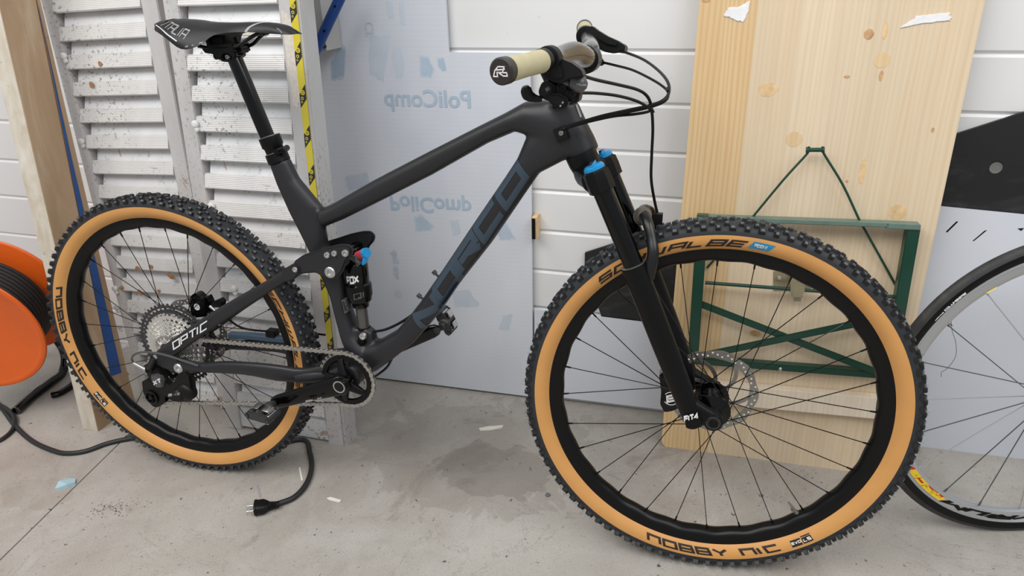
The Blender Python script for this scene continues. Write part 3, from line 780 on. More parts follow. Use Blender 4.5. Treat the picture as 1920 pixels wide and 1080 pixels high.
# ================================================================ CABLE REEL
RL = empty('cable_reel', (-.77, .10, -.0226)); tag(RL, 'orange cable reel wound with black cable on a tube stand at the left edge', 'cable reel')
RM = Matrix.Translation((.77, -.10, .0226))
def ry(t): return Vector((-.745, .02, .300)).lerp(Vector((-.800, .170, .327)), t)
ax = (ry(1) - ry(0)).normalized()
def disc(t, s):
    b = BM(); lathe(b, ry(t), ax * s, [(0.0, .198), (.002, .203), (.005, .205), (.009, .203), (.011, .196), (.009, .188), (.006, .182), (.006, .06), (.012, .055), (.012, .02)], 64)
    return obj('reel_flange', b, M_orange, RL, RM)
disc(0, -1); disc(1, 1)
b = BM(); lathe(b, ry(0), ax, [(.0, .085), (.15, .085)], 40); obj('reel_drum', b, M_orange, RL, RM)
b = BM()
for i in range(9):
    for (rr, lay) in ((.155, 0), (.141, 1)):
        cpt = ry(0) + ax * (.018 + .0135 * i + .006 * lay)
        if lay and i == 8: continue
        pts = []
        u = Vector((1, 0, 0)); u = (u - ax * u.dot(ax)).normalized(); v_ = ax.cross(u)
        R_ = [ring(cpt + (u * math.cos(t) + v_ * math.sin(t)) * rr, (u * math.cos(t) + v_ * math.sin(t)) * .0068, ax * .0068, 8) for t in [2 * PI * j / 40 for j in range(40)]]
        rings(b, R_, cap=False, closed=True)
obj('wound_cable', b, M_cord, RL, RM)
b = BM()
a_ = [(-0.7621,0.071,-0.0083),(-0.7851,0.1497,-0.009),(-0.8,0.2296,-0.0094),(-0.82,0.2932,-0.01)]
pts = [Vector(p) for p in a_] + [Vector((-.835, .33, .05)), Vector((-.86, .31, .16)), Vector((-.83, .24, .327))]
pipe(b, pts, .0135, 14, 6)
pts2 = [Vector((-1.02, -.02, -.012)), Vector((-1.06, .15, -.014)), Vector((-1.06, .30, .02)), Vector((-.95, .30, .2)), Vector((-.83, .24, .327))]
pipe(b, pts2, .0135, 14, 6)
a_ = [(-0.7324,0.1702,-0.0115),(-0.7169,0.186,-0.011),(-0.7178,0.2337,-0.011),(-0.7395,0.2856,-0.0117)]
pipe(b, [Vector(p) for p in a_], .010, 12, 6)
rod(b, ry(-.15), ry(1.5), .012)
obj('tube_stand', b, M_gloss, RL, RM)
b = BM(); a_ = [(-0.7621,0.071,-0.0083),(-0.7656,0.0847,-0.0084)]; lathe(b, a_[0], Vector(a_[0]) - Vector(a_[1]), [(0, .0136), (.0015, .0136), (.0015, .011), (-.006, .011)], 16)
obj('open_tube_end', b, M_steel, RL, RM)

# ================================================================ CORD WITH PLUG
C0 = empty('extension_cord', [(-0.3865,-0.0319,-0.0113)][0]); CM = Matrix.Translation(-Vector(C0.location))
tag(C0, 'black rubber mains cord running under the rear wheel to a two-pin plug on the concrete', 'power cord')
b = BM()
pts = [Vector(p) for p in [(-1.0273,0.1164,-0.0241),(-0.8988,0.1067,-0.0203),(-0.6958,0.0131,-0.0144),(-0.575,-0.0331,-0.0108),(-0.4769,-0.053,-0.008),(-0.4277,-0.0539,-0.0065),(-0.3822,-0.0339,-0.0052),(-0.3489,0.0078,-0.0042),(-0.3104,0.0365,-0.0031),(-0.2722,0.0501,-0.002)]]
pts += [Vector((-.12, .075, .003)), Vector((.0, .085, .006)), Vector((.1, .09, .009))]
pts += [Vector(p) for p in [(0.1961,0.1489,0.0127),(0.2521,0.0995,0.0144),(0.2904,0.0454,0.0155),(0.3111,-0.0132,0.0161),(0.3083,-0.0618,0.016),(0.2832,-0.0962,0.0183)]]
pipe(b, pts, .0068, 10, 8)
obj('cable', b, M_cord, C0, CM)
b = BM(); pts = [Vector(p) for p in [(-0.7281,-0.11,-0.0153),(-0.6855,-0.063,-0.0141),(-0.6815,-0.0262,-0.014),(-0.6991,0.0096,-0.0125),(-0.7397,0.0446,-0.0097),(-0.7954,0.0695,-0.0093),(-0.8566,0.0857,-0.0091)]]
pipe(b, pts, .0062, 10, 8); obj('cable_loop', b, M_cord, C0, CM)
p0, p1 = [Vector(p) for p in [(0.2868,-0.1006,0.0214),(0.2351,-0.1294,0.0229)]]
d = (p1 - p0).normalized(); up = Vector((0, 0, 1)); sd = d.cross(up).normalized()
b = BM()
prof = [(-.004, .0075), (0, .009), (.002, .0075), (.005, .0095), (.007, .0075), (.010, .010), (.012, .0082), (.015, .0105), (.018, .009)]
lathe(b, p0, d, prof, 16)
rings(b, [ring(p0 + d * h, sd * a_, up * c_, 20, 3) for h, a_, c_ in ((.018, .010, .009), (.026, .016, .012), (.032, .019, .014), (.046, .019, .014), (.047, .020, .015), (.052, .020, .015))])
plug = obj('plug', b, M_matte, C0, CM)
b = BM()
for s_ in (-.0095, .0095): rod(b, p0 + d * .050 + sd * s_, p0 + d * .070 + sd * s_, .0024, .0020, 10)
obj('plug_pin', b, M_chrome, plug)

# ================================================================ SMALL LITTER ON THE FLOOR
def scrap(name, pts, m_, label, cat, h=.0008, bump_=0.0, grp=None):
    o_ = Vector(pts[0]); b = BM()
    lo = [b.verts.new(Vector(p) - o_) for p in pts]; hi = [b.verts.new(Vector(p) - o_ + Vector((0, 0, h + random.random() * bump_))) for p in pts]
    b.faces.new(list(reversed(lo))); b.faces.new(hi); n = len(pts)
    for i in range(n): b.faces.new((lo[i], lo[(i + 1) % n], hi[(i + 1) % n], hi[i]))
    bmesh.ops.triangulate(b, faces=b.faces); bmesh.ops.recalc_face_normals(b, faces=b.faces)
    o = obj(name, b, m_, smooth=False); o.location = o_; return tag(o, label, cat, grp)
scrap('paper_scrap', [(-0.3318,-0.178,-0.0097),(-0.3426,-0.1554,-0.01),(-0.3382,-0.1328,-0.0099),(-0.3127,-0.1312,-0.0092),(-0.2976,-0.147,-0.0087),(-0.3067,-0.1617,-0.009),(-0.3223,-0.1737,-0.0094)], M_paperb, 'crumpled pale blue paper scrap on the floor beside the slab joint', 'paper', .001, .010)
scrap('paper_strip', [(0.384,-0.0398,0.0113),(0.3925,-0.0339,0.0115),(0.4245,-0.038,0.0124),(0.4232,-0.046,0.0124),(0.3958,-0.0448,0.0116)], M_paper, 'thin white pointed paper strip lying right of the mains plug', 'paper')
scrap('paper_strip', [(0.6596,0.3144,0.0193),(0.6821,0.3271,0.02),(0.7232,0.3413,0.0212),(0.724,0.3288,0.0212),(0.692,0.3116,0.0203),(0.6666,0.3034,0.0195)], M_paper, 'curled white paper strip on the floor in front of the plastic sheet', 'paper', .001, .004)
scrap('plastic_shaving', [(0.2498,0.0469,0.0073),(0.2528,0.0498,0.0074),(0.2882,0.0064,0.0084),(0.2864,0.0018,0.0084)], M_paper, 'tiny white plastic shaving beside the loop of black cord', 'shaving')
scrap('plastic_shaving', [(0.1822,-0.0432,0.0053),(0.1826,-0.0348,0.0054),(0.2178,-0.0711,0.0064),(0.2186,-0.0788,0.0064)], M_greyp, 'tiny grey plastic shaving just above the mains plug', 'shaving')
rg = random.Random(11)
b = BM(); c0 = Vector([(-0.1247,-0.197,-0.0037)][0]); ux = Vector([(-0.0836,-0.1776,-0.0024)][0]) - c0; uy = Vector([(-0.1109,-0.2109,-0.0032)][0]) - c0
for i in range(150):
    p = c0 + ux * rg.gauss(0, .6) + uy * rg.gauss(0, .8); r_ = rg.uniform(.0007, .0022)
    q = [b.verts.new(p - c0 + Vector((r_ * math.cos(t), r_ * math.sin(t), fz(p.x) - p.z))) for t in (0, 1.6, 3.1, 4.7)]
    tp_ = b.verts.new(p - c0 + Vector((0, 0, r_ * .7)))
    for j in range(4): b.faces.new((q[j], q[(j + 1) % 4], tp_))
o = obj('dirt_crumbs', b, M_dirt, smooth=False, kind='stuff'); o.location = c0
tag(o, 'patch of dark dirt crumbs on the concrete near the slab joint', 'dirt')
b = BM(); bolt(b, (0, 0, 0), .006, axis=(0, 0, 1), h=.003); o = obj('metal_washer', b, M_steel); o.location = Vector([(0.913,0.0946,0.0268)][0]) + Vector((0, 0, .002))
tag(o, 'small dull metal washer on the floor left of the front tyre', 'washer')
# ================================================================ MOUNTAIN BIKE
BIKE = empty('mountain_bike', (0, 0, 0), (-0.062015, 0, 0))
tag(BIKE, 'matte black full suspension mountain bike with tan sidewall tyres standing on the concrete floor', 'bicycle')
R0 = 0.372; WB = 1.2640
hA = math.radians(65); ax_s = Vector((-math.cos(hA), 0, math.sin(hA)))
p0_s = Vector((WB, 0, R0)) + Vector((-math.sin(hA), 0, -math.cos(hA))) * .044
SM = Matrix.Translation((0, -.014007, .036914)) @ Matrix.Translation(p0_s) @ Matrix.Rotation(.0645, 4, ax_s) @ Matrix.Translation(-p0_s)
cR = Vector((0, 0, R0))
RW = Matrix.Translation(cR) @ Matrix.Rotation(.04373, 4, 'Z') @ Matrix.Rotation(.01, 4, 'X') @ Matrix.Translation(-cR)
I4 = Matrix.Identity(4)

def circ(c_, r, y, n, ph=0): return [Vector((c_.x + r * math.cos(ph + 2 * PI * i / n), y, c_.z + r * math.sin(ph + 2 * PI * i / n))) for i in range(n)]
def revolve(bm, c_, prof, n=128, closed=False, mi=0, fn=None):
    """prof (r, y) turned about the wheel axle"""
    R_ = []
    for r, y in prof:
        rr = circ(c_, r, y, n)
        if fn: rr = [fn(p, i, r, y) for i, p in enumerate(rr)]
        R_.append(rr)
    rings(bm, R_, cap=False, closed=closed, mi=mi)
SW = [(.3175, .0165), (.3215, .0205), (.3275, .0250), (.3345, .0278), (.3410, .0286), (.3464, .0284)]
def swy(r):
    for (a, ya), (b, yb) in zip(SW[:-1], SW[1:]):
        if r <= b: return ya + (yb - ya) * (r - a) / (b - a)
    return SW[-1][1]
def wheel(c_, M, front):
    # tyre
    b = BM()
    tread = [(.3464, -.0284), (.3520, -.0280), (.3580, -.0255), (.3620, -.0205), (.3645, -.0120), (.3652, 0), (.3645, .0120), (.3620, .0205), (.3580, .0255), (.3520, .0280), (.3464, .0284)]
    revolve(b, c_, tread, 160)
    ty = obj('tyre', b, M_rubber, BIKE, M)
    b = BM()
    for s in (-1, 1): revolve(b, c_, [(r, y * s) for r, y in SW], 160)
    obj('tan_sidewall', b, M_tan, ty, label='tan sidewall of the tyre')
    # knobs
    b = BM(); N = 92
    rg = random.Random(3 if front else 5)
    def knob(ang, y, r, la, ly, h, tilt, taper=.78):
        er = Vector((math.cos(ang), 0, math.sin(ang))); et = Vector((-math.sin(ang), 0, math.cos(ang))); ey = Vector((0, 1, 0))
        n_ = (er * math.cos(tilt) + ey * math.sin(tilt)); s_ = (ey * math.cos(tilt) - er * math.sin(tilt))
        o_ = c_ + er * r + ey * y; vs_ = []
        for hh, k in ((-.002, 1.0), (h, taper)):
            for sa, sb in ((-1, -1), (1, -1), (1, 1), (-1, 1)):
                vs_.append(b.verts.new(o_ + n_ * hh + et * sa * la / 2 * k + s_ * sb * ly / 2 * k))
        for f in ((4, 5, 6, 7), (0, 1, 5, 4), (1, 2, 6, 5), (2, 3, 7, 6), (3, 0, 4, 7)): b.faces.new([vs_[i] for i in f])
        # small siped ledge on top of the block
        t_ = [b.verts.new(o_ + n_ * (h + .0008) + et * sa * la * .26 * k2 + s_ * sb * ly * .26) for sa, sb, k2 in ((-1, -1, 1), (1, -1, 1), (1, 1, 1), (-1, 1, 1))]
        b.faces.new(t_).material_index = 1
        for i in range(4): b.faces.new((t_[i], t_[(i + 1) % 4], vs_[4 + (i + 1) % 4], vs_[4 + i]))
    for i in range(N):
        a = 2 * PI * i / N
        for s in (-1, 1):
            ph = a + (.5 * 2 * PI / N if s > 0 else 0)
            big = i % 2
            knob(ph, s * .0262, .3585, .0115 if big else .0090, .0085, .0062, s * .85)
            knob(ph + .4 * 2 * PI / N, s * .0185, .3632, .0095, .0080, .0050, s * .42)
        if i % 2 == 0:
            for s in (-1, 1): knob(a + s * .12 * 2 * PI / N, s * .0065, .3650, .0125, .0085, .0046, 0)
        else:
            knob(a, -.0085 if i % 4 == 1 else .0085, .3648, .0105, .0070, .0046, 0); knob(a + .5 * 2 * PI / N, 0, .3652, .0080, .0075, .0044, 0)
    for i in range(N * 9):   # moulding hairs
        a = rg.uniform(0, 2 * PI); s = rg.choice((-1, -1, 1)); r = rg.uniform(.360, .3665); y = s * (.027 if r < .363 else rg.uniform(.0, .02))
        er = Vector((math.cos(a), 0, math.sin(a))); o_ = c_ + er * r + Vector((0, y, 0)); d_ = (er + Vector((0, s * rg.uniform(0, .7), 0)) + Vector((rg.uniform(-.3, .3), 0, rg.uniform(-.3, .3)))).normalized()
        L_ = rg.uniform(.006, .013); q = d_.orthogonal().normalized() * .00035
        v_ = [b.verts.new(o_ + q), b.verts.new(o_ - q), b.verts.new(o_ + d_.cross(q.normalized()) * .0004), b.verts.new(o_ + d_ * L_)]
        for f in ((0, 1, 3), (1, 2, 3), (2, 0, 3)): b.faces.new([v_[j] for j in f])
    obj('tread_blocks', b, [M_knob, M_knobtop], ty, smooth=False, kind='stuff')
    # rim
    b = BM(); ns = 28
    def scal(p, i, r, y):
        if r < .300:
            t = (i / 224 * ns) % 1; k = (math.cos(2 * PI * t)) * .0011
            d_ = (p - Vector((c_.x, p.y, c_.z))).normalized(); return p - d_ * k
        return p
    prof = [(.3190, -.0175), (.3195, -.0160), (.3165, -.0150), (.3165, .0150), (.3195, .0160), (.3190, .0175), (.3150, .0178), (.3080, .0172), (.3000, .0150), (.2945, .0105), (.2918, .0040), (.2915, -.0040), (.2945, -.0105), (.3000, -.0150), (.3080, -.0172), (.3150, -.0178)]
    revolve(b, c_, prof, 224, closed=True, fn=scal)
    rim = obj('rim', b, M_rim, BIKE, M)
    # spokes: three cross, 28
    hubf = [(-.030, .029), (.024, .029)] if front else [(-.010, .030), (.030, .029)]
    ph0 = math.radians(-86.5 if front else -80)
    for i in range(ns):
        side = i % 2; y, rf = hubf[side]; a_r = ph0 + 2 * PI * i / ns
        k = (i // 2) % 2; a_h = a_r + (1 if k else -1) * math.radians(72)
        p_r = c_ + Vector((math.cos(a_r) * .2925, (-.003 if side == 0 else .003), math.sin(a_r) * .2925))
        p_h = c_ + Vector((math.cos(a_h) * rf, y, math.sin(a_h) * rf))
        b = BM(); d_ = (p_h - p_r).normalized()
        rod(b, p_r - d_ * .004, p_r + d_ * .011, .0021, .0017, 8); rod(b, p_r + d_ * .010, p_h, .00092, n=6)
        obj('spoke', b, M_gloss, rim)
    # hub
    b = BM(); o_ = Vector((c_.x, 0, c_.z))
    if front:
        lathe(b, o_ + Vector((0, -.058, 0)), (0, 1, 0), [(0, .0105), (.016, .0115), (.022, .022), (.025, .0335), (.031, .0335), (.034, .022), (.050, .0165), (.066, .019), (.078, .024), (.080, .0335), (.086, .0335), (.090, .026), (.104, .022), (.112, .0105), (.116, .0105)], 28)
    else:
        lathe(b, o_ + Vector((0, -.060, 0)), (0, 1, 0), [(0, .0105), (.012, .0120), (.020, .017), (.046, .018), (.047, .0345), (.053, .0345), (.056, .024), (.072, .019), (.086, .024), (.088, .0335), (.094, .0335), (.098, .026), (.108, .022), (.120, .0105)], 28)
    hub = obj('hub', b, M_gloss, BIKE, M)
    # disc rotor on the far side
    b = BM(); n = 96; ry_ = .050; th_ = .0018
    ro = lambda i: .0895 + .0018 * math.cos(i / n * 2 * PI * 9)
    ri = lambda i: .0735 - .0012 * math.cos(i / n * 2 * PI * 9)
    R_ = [[o_ + Vector((math.cos(2 * PI * i / n) * f_(i), yy, math.sin(2 * PI * i / n) * f_(i))) for i in range(n)] for f_, yy in ((ro, ry_), (ri, ry_), (ri, ry_ + th_), (ro, ry_ + th_))]
    rings(b, R_, cap=False, closed=True)
    for k in range(6):
        a0 = 2 * PI * k / 6 + .25; pts = []
        for t in range(7):
            u_ = t / 6; rr = .022 + (.075 - .022) * u_; aa = a0 + .75 * u_ ** 1.2; pts.append((math.cos(aa) * rr, math.sin(aa) * rr, aa))
        prev = None
        for x, z, aa in pts:
            w_ = .0038; nx, nz = -math.sin(aa + .5) * w_, math.cos(aa + .5) * w_
            cur = [b.verts.new(o_ + Vector((x + nx * s1, yy, z + nz * s1))) for s1, yy in ((1, ry_), (1, ry_ + th_), (-1, ry_ + th_), (-1, ry_))]
            if prev:
                for j in range(4): b.faces.new((prev[j], prev[(j + 1) % 4], cur[(j + 1) % 4], cur[j]))
            prev = cur
    bmesh.ops.recalc_face_normals(b, faces=b.faces)
    rot = obj('brake_rotor', b, M_steel, hub)
    b = BM()
    for k in range(54):
        aa = 2 * PI * k / 54; rr = .0785 + .0032 * (k % 3)
        lathe(b, o_ + Vector((math.cos(aa) * rr, ry_ - .0004, math.sin(aa) * rr)), (0, 1, 0), [(0, .0020), (th_ + .0008, .0020)], 8)
    obj('rotor_hole', b, M_batten if front else M_panel, hub, smooth=False, kind='stuff')
    b = BM()
    pts = []
    for k in range(24):
        aa = 2 * PI * k / 24; rr = .026 if k % 4 in (0,) else (.0215 if k % 4 in (1, 3) else .018); pts.append((o_.x + math.cos(aa) * rr, o_.z + math.sin(aa) * rr))
    prism(b, pts, ry_ - .002, ry_ + .002)
    for k in range(6):
        aa = 2 * PI * k / 6; lathe(b, o_ + Vector((math.cos(aa) * .0225, ry_ - .001, math.sin(aa) * .0225)), (0, -1, 0), [(0, .0048), (.003, .0045), (.003, .002), (.001, .002)], 10)
    obj('rotor_carrier', b, M_gloss, hub)
    return ty, rim, hub
cF = Vector((WB, 0, R0))
tyF, rimF, hubF = wheel(cF, SM, True)
tyR, rimR, hubR = wheel(cR, RW, False)

def arc_text(parent, c_, txt, a0, a1, r0, r1, m_, th=.24, slant=0.0, y_add=.0006, name='tyre_lettering', gap=.26):
    """letters on the near sidewall from angle a0 to a1 (degrees), baseline radius r0, top radius r1"""
    b = BM()
    def fn(u, v):
        a = math.radians(a0 + (a1 - a0) * u) + slant * (v - .5) * math.radians(1.6) * (1 if a1 > a0 else -1)
        r = r0 + (r1 - r0) * v
        return c_ + Vector((math.cos(a) * r, -(swy(r) + y_add), math.sin(a) * r))
    stroke_text(b, txt, fn, th=th, gap=gap, step=.12, aspect=.8)
    return obj(name, b, m_, parent, smooth=False)
arc_text(tyF, cF, 'NOBBY NIC', -107.5, -61.8, .3395, .3245, M_tread_txt, slant=-.8)
arc_text(tyF, cF, 'SCHWALBE', 132.6, 85.8, .3245, .3390, M_tread_txt, slant=1.2)
arc_text(tyR, cR, 'NOBBY NIC', -201.5, -156.5, .3395, .3245, M_tread_txt, slant=-.8)
arc_text(tyR, cR, 'SCHWALBE', 33, -14, .3245, .3390, M_tread_txt, slant=1.2)
def arc_patch(parent, c_, a0, a1, r0, r1, m_, name, ya=.0004, sk=0):
    b = BM(); n = 10; prev = None
    for i in range(n + 1):
        cur = []
        for j in range(4):
            r = r0 + (r1 - r0) * j / 3; a = math.radians(a0 + (a1 - a0) * i / n + sk * (j / 3 - .5))
            cur.append(b.verts.new(c_ + Vector((math.cos(a) * r, -(swy(r) + ya), math.sin(a) * r))))
        if prev:
            for j in range(3): b.faces.new((prev[j], prev[j + 1], cur[j + 1], cur[j]))
        prev = cur
    return obj(name, b, m_, parent, smooth=False)
arc_patch(tyF, cF, 85.0 - .6, 78.2, .3255, .3400, M_addix, 'blue_compound_patch', sk=-1.5)
arc_text(tyF, cF, 'ADDIX', 83.2, 79.6, .3300, .3365, M_whitep, y_add=.0009, th=.24)
for ty_, c_, a0 in ((tyF, cF, -57.6), (tyR, cR, -148.6)):
    arc_patch(ty_, c_, a0, a0 + 3.6, .3400, .3265, M_tread_txt, 'dark_badge'); arc_patch(ty_, c_, a0 + 4.0, a0 + 7.4, .3400, .3250, M_tread_txt, 'dark_badge')
    arc_text(ty_, c_, 'EVO', a0 + .3, a0 + 3.5, .3345, .3295, M_whitep, y_add=.0009, th=.26)
    arc_text(ty_, c_, 'LS', a0 + 4.5, a0 + 7.0, .3365, .3300, M_whitep, y_add=.0009, th=.26)
# valve
b = BM(); a_v = math.radians(-50.5); er = Vector((math.cos(a_v), 0, math.sin(a_v)))
rod(b, cF + er * .294, cF + er * .272, .0030, .0024, 10); rod(b, cF + er * .294, cF + er * .287, .0055, .005, 10)
rod(b, cF + er * .273, cF + er * .262, .0024, .0018, 8); obj('valve_stem', b, M_steel, rimF)

# ---------------------------------------------------------------- front triangle
def pairs(bm, U, L, W_, n=20, p=2.3):
    R_ = []
    for (a, c_, w_) in zip(U, L, W_):
        a, c_ = Vector(a), Vector(c_); R_.append(ring((a + c_) / 2, (a - c_) / 2, Vector((0, w_, 0)), n, p))
    rings(bm, R_, True)
fr = BM()
pairs(fr, [(0.4333,-0,0.7365),(0.4668,-0,0.7515),(0.5644,-0,0.8057),(0.6848,-0,0.8673),(0.796,-0,0.9232),(0.8485,-0,0.9491),(0.8842,-0,0.969),(0.9209,-0,0.9728),(0.9581,-0,0.9709)],
          [(0.4441,-0,0.6998),(0.4882,-0,0.7184),(0.5799,-0,0.7647),(0.6983,-0,0.8262),(0.8122,-0,0.8912),(0.8667,-0,0.915),(0.9014,-0,0.9047),(0.9503,-0,0.8659),(0.9802,-0,0.8673)],
          [.022, .021, .019, .019, .022, .025, .027, .028, .026])
pairs(fr, [(0.9092,-0,0.9462),(0.8841,-0,0.9001),(0.8705,-0,0.8669),(0.8461,-0,0.8303),(0.7763,-0,0.7291),(0.7052,-0,0.6241),(0.6581,-0,0.5568),(0.6269,-0,0.5159),(0.5924,-0,0.4761),(0.5472,-0,0.4454),(0.5144,-0,0.4331),(0.4856,-0,0.4131)],
          [(0.9847,-0,0.8821),(0.9553,-0,0.8641),(0.9119,-0,0.84),(0.8829,-0,0.7974),(0.8145,-0,0.6947),(0.7431,-0,0.6009),(0.6995,-0,0.5346),(0.6666,-0,0.4931),(0.6287,-0,0.4485),(0.5777,-0,0.4032),(0.5379,-0,0.3704),(0.4953,-0,0.3475)],
          [.026, .028, .028, .027, .027, .027, .026, .026, .027, .029, .032, .036], p=2.6)
pairs(fr, [(0.327,-0,0.8317),(0.3392,-0,0.7846),(0.3603,-0,0.7242),(0.3806,-0,0.6817),(0.3978,-0,0.6432),(0.4175,-0,0.5906),(0.4381,-0,0.541),(0.4471,-0,0.4917),(0.458,-0,0.4456),(0.4712,-0,0.4044),(0.4807,-0,0.3647)],
          [(0.3722,-0,0.8407),(0.3905,-0,0.799),(0.4369,-0,0.7448),(0.4402,-0,0.6995),(0.4414,-0,0.6567),(0.4756,-0,0.6051),(0.478,-0,0.5429),(0.4849,-0,0.4963),(0.4969,-0,0.4586),(0.5168,-0,0.4308),(0.5269,-0,0.396)],
          [.0185, .019, .020, .021, .021, .021, .022, .026, .032, .037, .040])
pairs(fr, [(0.9209,-0,0.9718),(0.9333,-0,0.9328),(0.9517,-0,0.8971),(0.9723,-0,0.864)], [(0.9813,-0,0.9697),(0.9967,-0,0.9387),(1.0131,-0,0.9101),(1.0215,-0,0.8915)], [.024, .026, .029, .031], p=2.0)
bbc = Vector((.485, 0, .362))
lathe(fr, bbc + Vector((0, -.044, 0)), (0, 1, 0), [(0, .027), (.088, .027)], 24)
prism(fr, [(0.4749,-0,0.4768),(0.4969,-0,0.4717),(0.521,-0,0.4748),(0.5357,-0,0.4636),(0.5382,-0,0.4337),(0.5013,-0,0.4086),(0.4685,-0,0.4175)], -.015, .015, .004)
bmesh.ops.recalc_face_normals(fr, faces=fr.faces)
me = bpy.data.meshes.new('frame_raw'); fr.to_mesh(me); fr.free()
to = bpy.data.objects.new('frame_raw', me); COL.objects.link(to)
m1 = to.modifiers.new('r', 'REMESH'); m1.mode = 'VOXEL'; m1.voxel_size = .0036; m1.adaptivity = 0
m2 = to.modifiers.new('s', 'SMOOTH'); m2.iterations = 9; m2.factor = .5
bpy.context.view_layer.update()
ev = to.evaluated_get(bpy.context.evaluated_depsgraph_get())
fm = bpy.data.meshes.new_from_object(ev); bpy.data.objects.remove(to)
b = BM(); b.from_mesh(fm); bpy.data.meshes.remove(fm)
frame_bvh = BVHTree.FromBMesh(b)
FRAME = obj('frame', b, M_frame, BIKE)
def on_frame(x, z, lift=.0006, side=-1):
    h = frame_bvh.ray_cast(Vector((x, side * .2, z)), Vector((0, -side, 0)))
    return (h[0] + h[1] * lift) if h[0] is not None else Vector((x, side * .03, z))
def quad_fn(c00, c10, c01, c11, surf):
    P4_ = [Vector((p[0], 0, p[-1])) for p in (c00, c10, c01, c11)]
    def fn(u, v):
        p = P4_[0].lerp(P4_[1], u).lerp(P4_[2].lerp(P4_[3], u), v); return surf(p.x, p.z)
    return fn
q = [(0.672,-0.024,0.4921),(0.8959,-0.024,0.8322),(0.6461,-0.024,0.5285),(0.8724,-0.024,0.8627)]
b = BM(); stroke_text(b, 'nORCO', quad_fn(q[0], q[1], q[2], q[3], lambda x, z: on_frame(x, z, .0009)), th=.29, gap=.16, step=.04, aspect=.62, across=5)
obj('downtube_lettering', b, M_slate, FRAME, smooth=False, label='slate blue frame lettering')
# glossy strip along the top tube, seat tube badge
b = BM(); q = [(0.9434,-0.029,0.9251),(0.9654,-0.029,0.9343),(0.9736,-0.029,0.9123),(0.9525,-0.029,0.903)]; prism(b, [(p[0], p[2]) for p in q], -.0335, -.015, .0015); cp = obj('cable_port', b, M_matte, FRAME)
b = BM(); bolt(b, ([(0.959,-0.0335,0.9199)][0]), .0045, h=.0018); obj('port_screw', b, M_steel, cp)
b = BM(); q = [(0.4769,-0.021,0.5436),(0.4877,-0.021,0.5473),(0.4909,-0.021,0.5174),(0.4811,-0.021,0.5112)]; prism(b, rnd([(p[0], p[2]) for p in q], .003), -.0268, -.010, .001); obj('seat_tube_badge', b, M_grey, FRAME)
b = BM(); q = [(0.4782,-0.0215,0.5414),(0.487,-0.0215,0.5443),(0.4902,-0.0215,0.5201),(0.4825,-0.0215,0.5154)]; prism(b, rnd([(p[0], p[2]) for p in q], .003), -.0272, -.010, .001); bg_ = obj('seat_tube_badge', b, M_frame, FRAME)
b = BM(); q = [(0.489,-0.027,0.5229),(0.4846,-0.027,0.5419),(0.4919,-0.027,0.5258),(0.4888,-0.027,0.5442)]
stroke_text(b, 'FB', quad_fn(q[0], q[1], q[2], q[3], lambda x, z: Vector((x, -.0276, z))), th=.2); obj('badge_lettering', b, M_grey, FRAME, smooth=False)
q = [(0.9788,-0.024,0.9688),(0.9899,-0.024,0.9436),(0.9811,-0.024,0.9693),(0.9922,-0.024,0.9446)]
b = BM(); stroke_text(b, 'I', lambda u, v: on_frame(*(lambda a_, c_: (a_.x + (c_.x - a_.x) * v, a_.z + (c_.z - a_.z) * v))(Vector(q[0]).lerp(Vector(q[2]), u), Vector(q[1]).lerp(Vector(q[3]), u)), .0008), th=.18, step=.05); obj('head_tube_stripe', b, M_greyp, FRAME, smooth=False)
# bottle bolts
for (p, c_) in (([(0.7007,-0,0.6059)][0], [(0.6848,-0,0.6221)][0]), ([(0.665,-0,0.5502)][0], [(0.6463,-0,0.5652)][0])):
    p, c_ = Vector(p), Vector(c_); d_ = (c_ - p).normalized(); b = BM()
    lathe(b, p, d_, [(0, .0025), ((c_ - p).length * .62, .0025), ((c_ - p).length * .62, .0048), ((c_ - p).length, .0048), ((c_ - p).length, .0024), ((c_ - p).length - .003, .0022)], 12)
    obj('bottle_bolt', b, M_dgrey, FRAME)

# ---------------------------------------------------------------- seat post and saddle
b = BM(); a_, c_ = [(0.275,-0,1.0432),(0.3295,-0,0.8796)]; rod(b, a_, c_, .0153, n=28); post = obj('seat_post', b, M_gloss, BIKE)
a_, c_ = Vector([(0.3326,-0,0.883)][0]), Vector([(0.3387,-0,0.8646)][0]); d_ = (c_ - a_).normalized()
b = BM(); lathe(b, a_, d_, [(-.002, .0165), (0, .0225), (.018, .0225), (.022, .0195), (.050, .0185)], 28); col_ = obj('post_collar', b, M_satin if False else M_black, post)
b = BM(); lathe(b, a_ + d_ * -.0026, d_, [(0, .0160), (.0012, .0228), (.0022, .0228)], 28); obj('collar_ring', b, M_steel, post)
a_, c_ = Vector([(0.3431,-0,0.8515)][0]), Vector([(0.3492,-0,0.8328)][0])
b = BM(); lathe(b, a_, d_, [(0, .0200), (.002, .0230), (.020, .0235), (.022, .0205)], 28)
u_ = Vector((0, -1, 0)); q = Vector([(0.362,-0,0.8579)][0])
for s in (-1, 1): rod(b, q + Vector((0, -.004, 0)) + d_ * (-.002), q + Vector((.0, -.0, 0)) + Vector((.0, -.024 * 1 if s < 0 else .0, .0)), .0065, n=14)
q2 = [(0.3647,0.01,0.8607),(0.3772,-0.022,0.8603)]
rod(b, q2[0], q2[1], .0062, n=14); bolt(b, q2[1], .0058, h=.002)
clamp = obj('seat_clamp', b, M_black, BIKE)
b = BM(); lathe(b, a_ + d_ * -.001, d_, [(0, .0195), (.001, .0232), (.002, .0232)], 28); obj('clamp_edge', b, M_steel, clamp)

def S2px(L): return [Vector(p) for p in L]
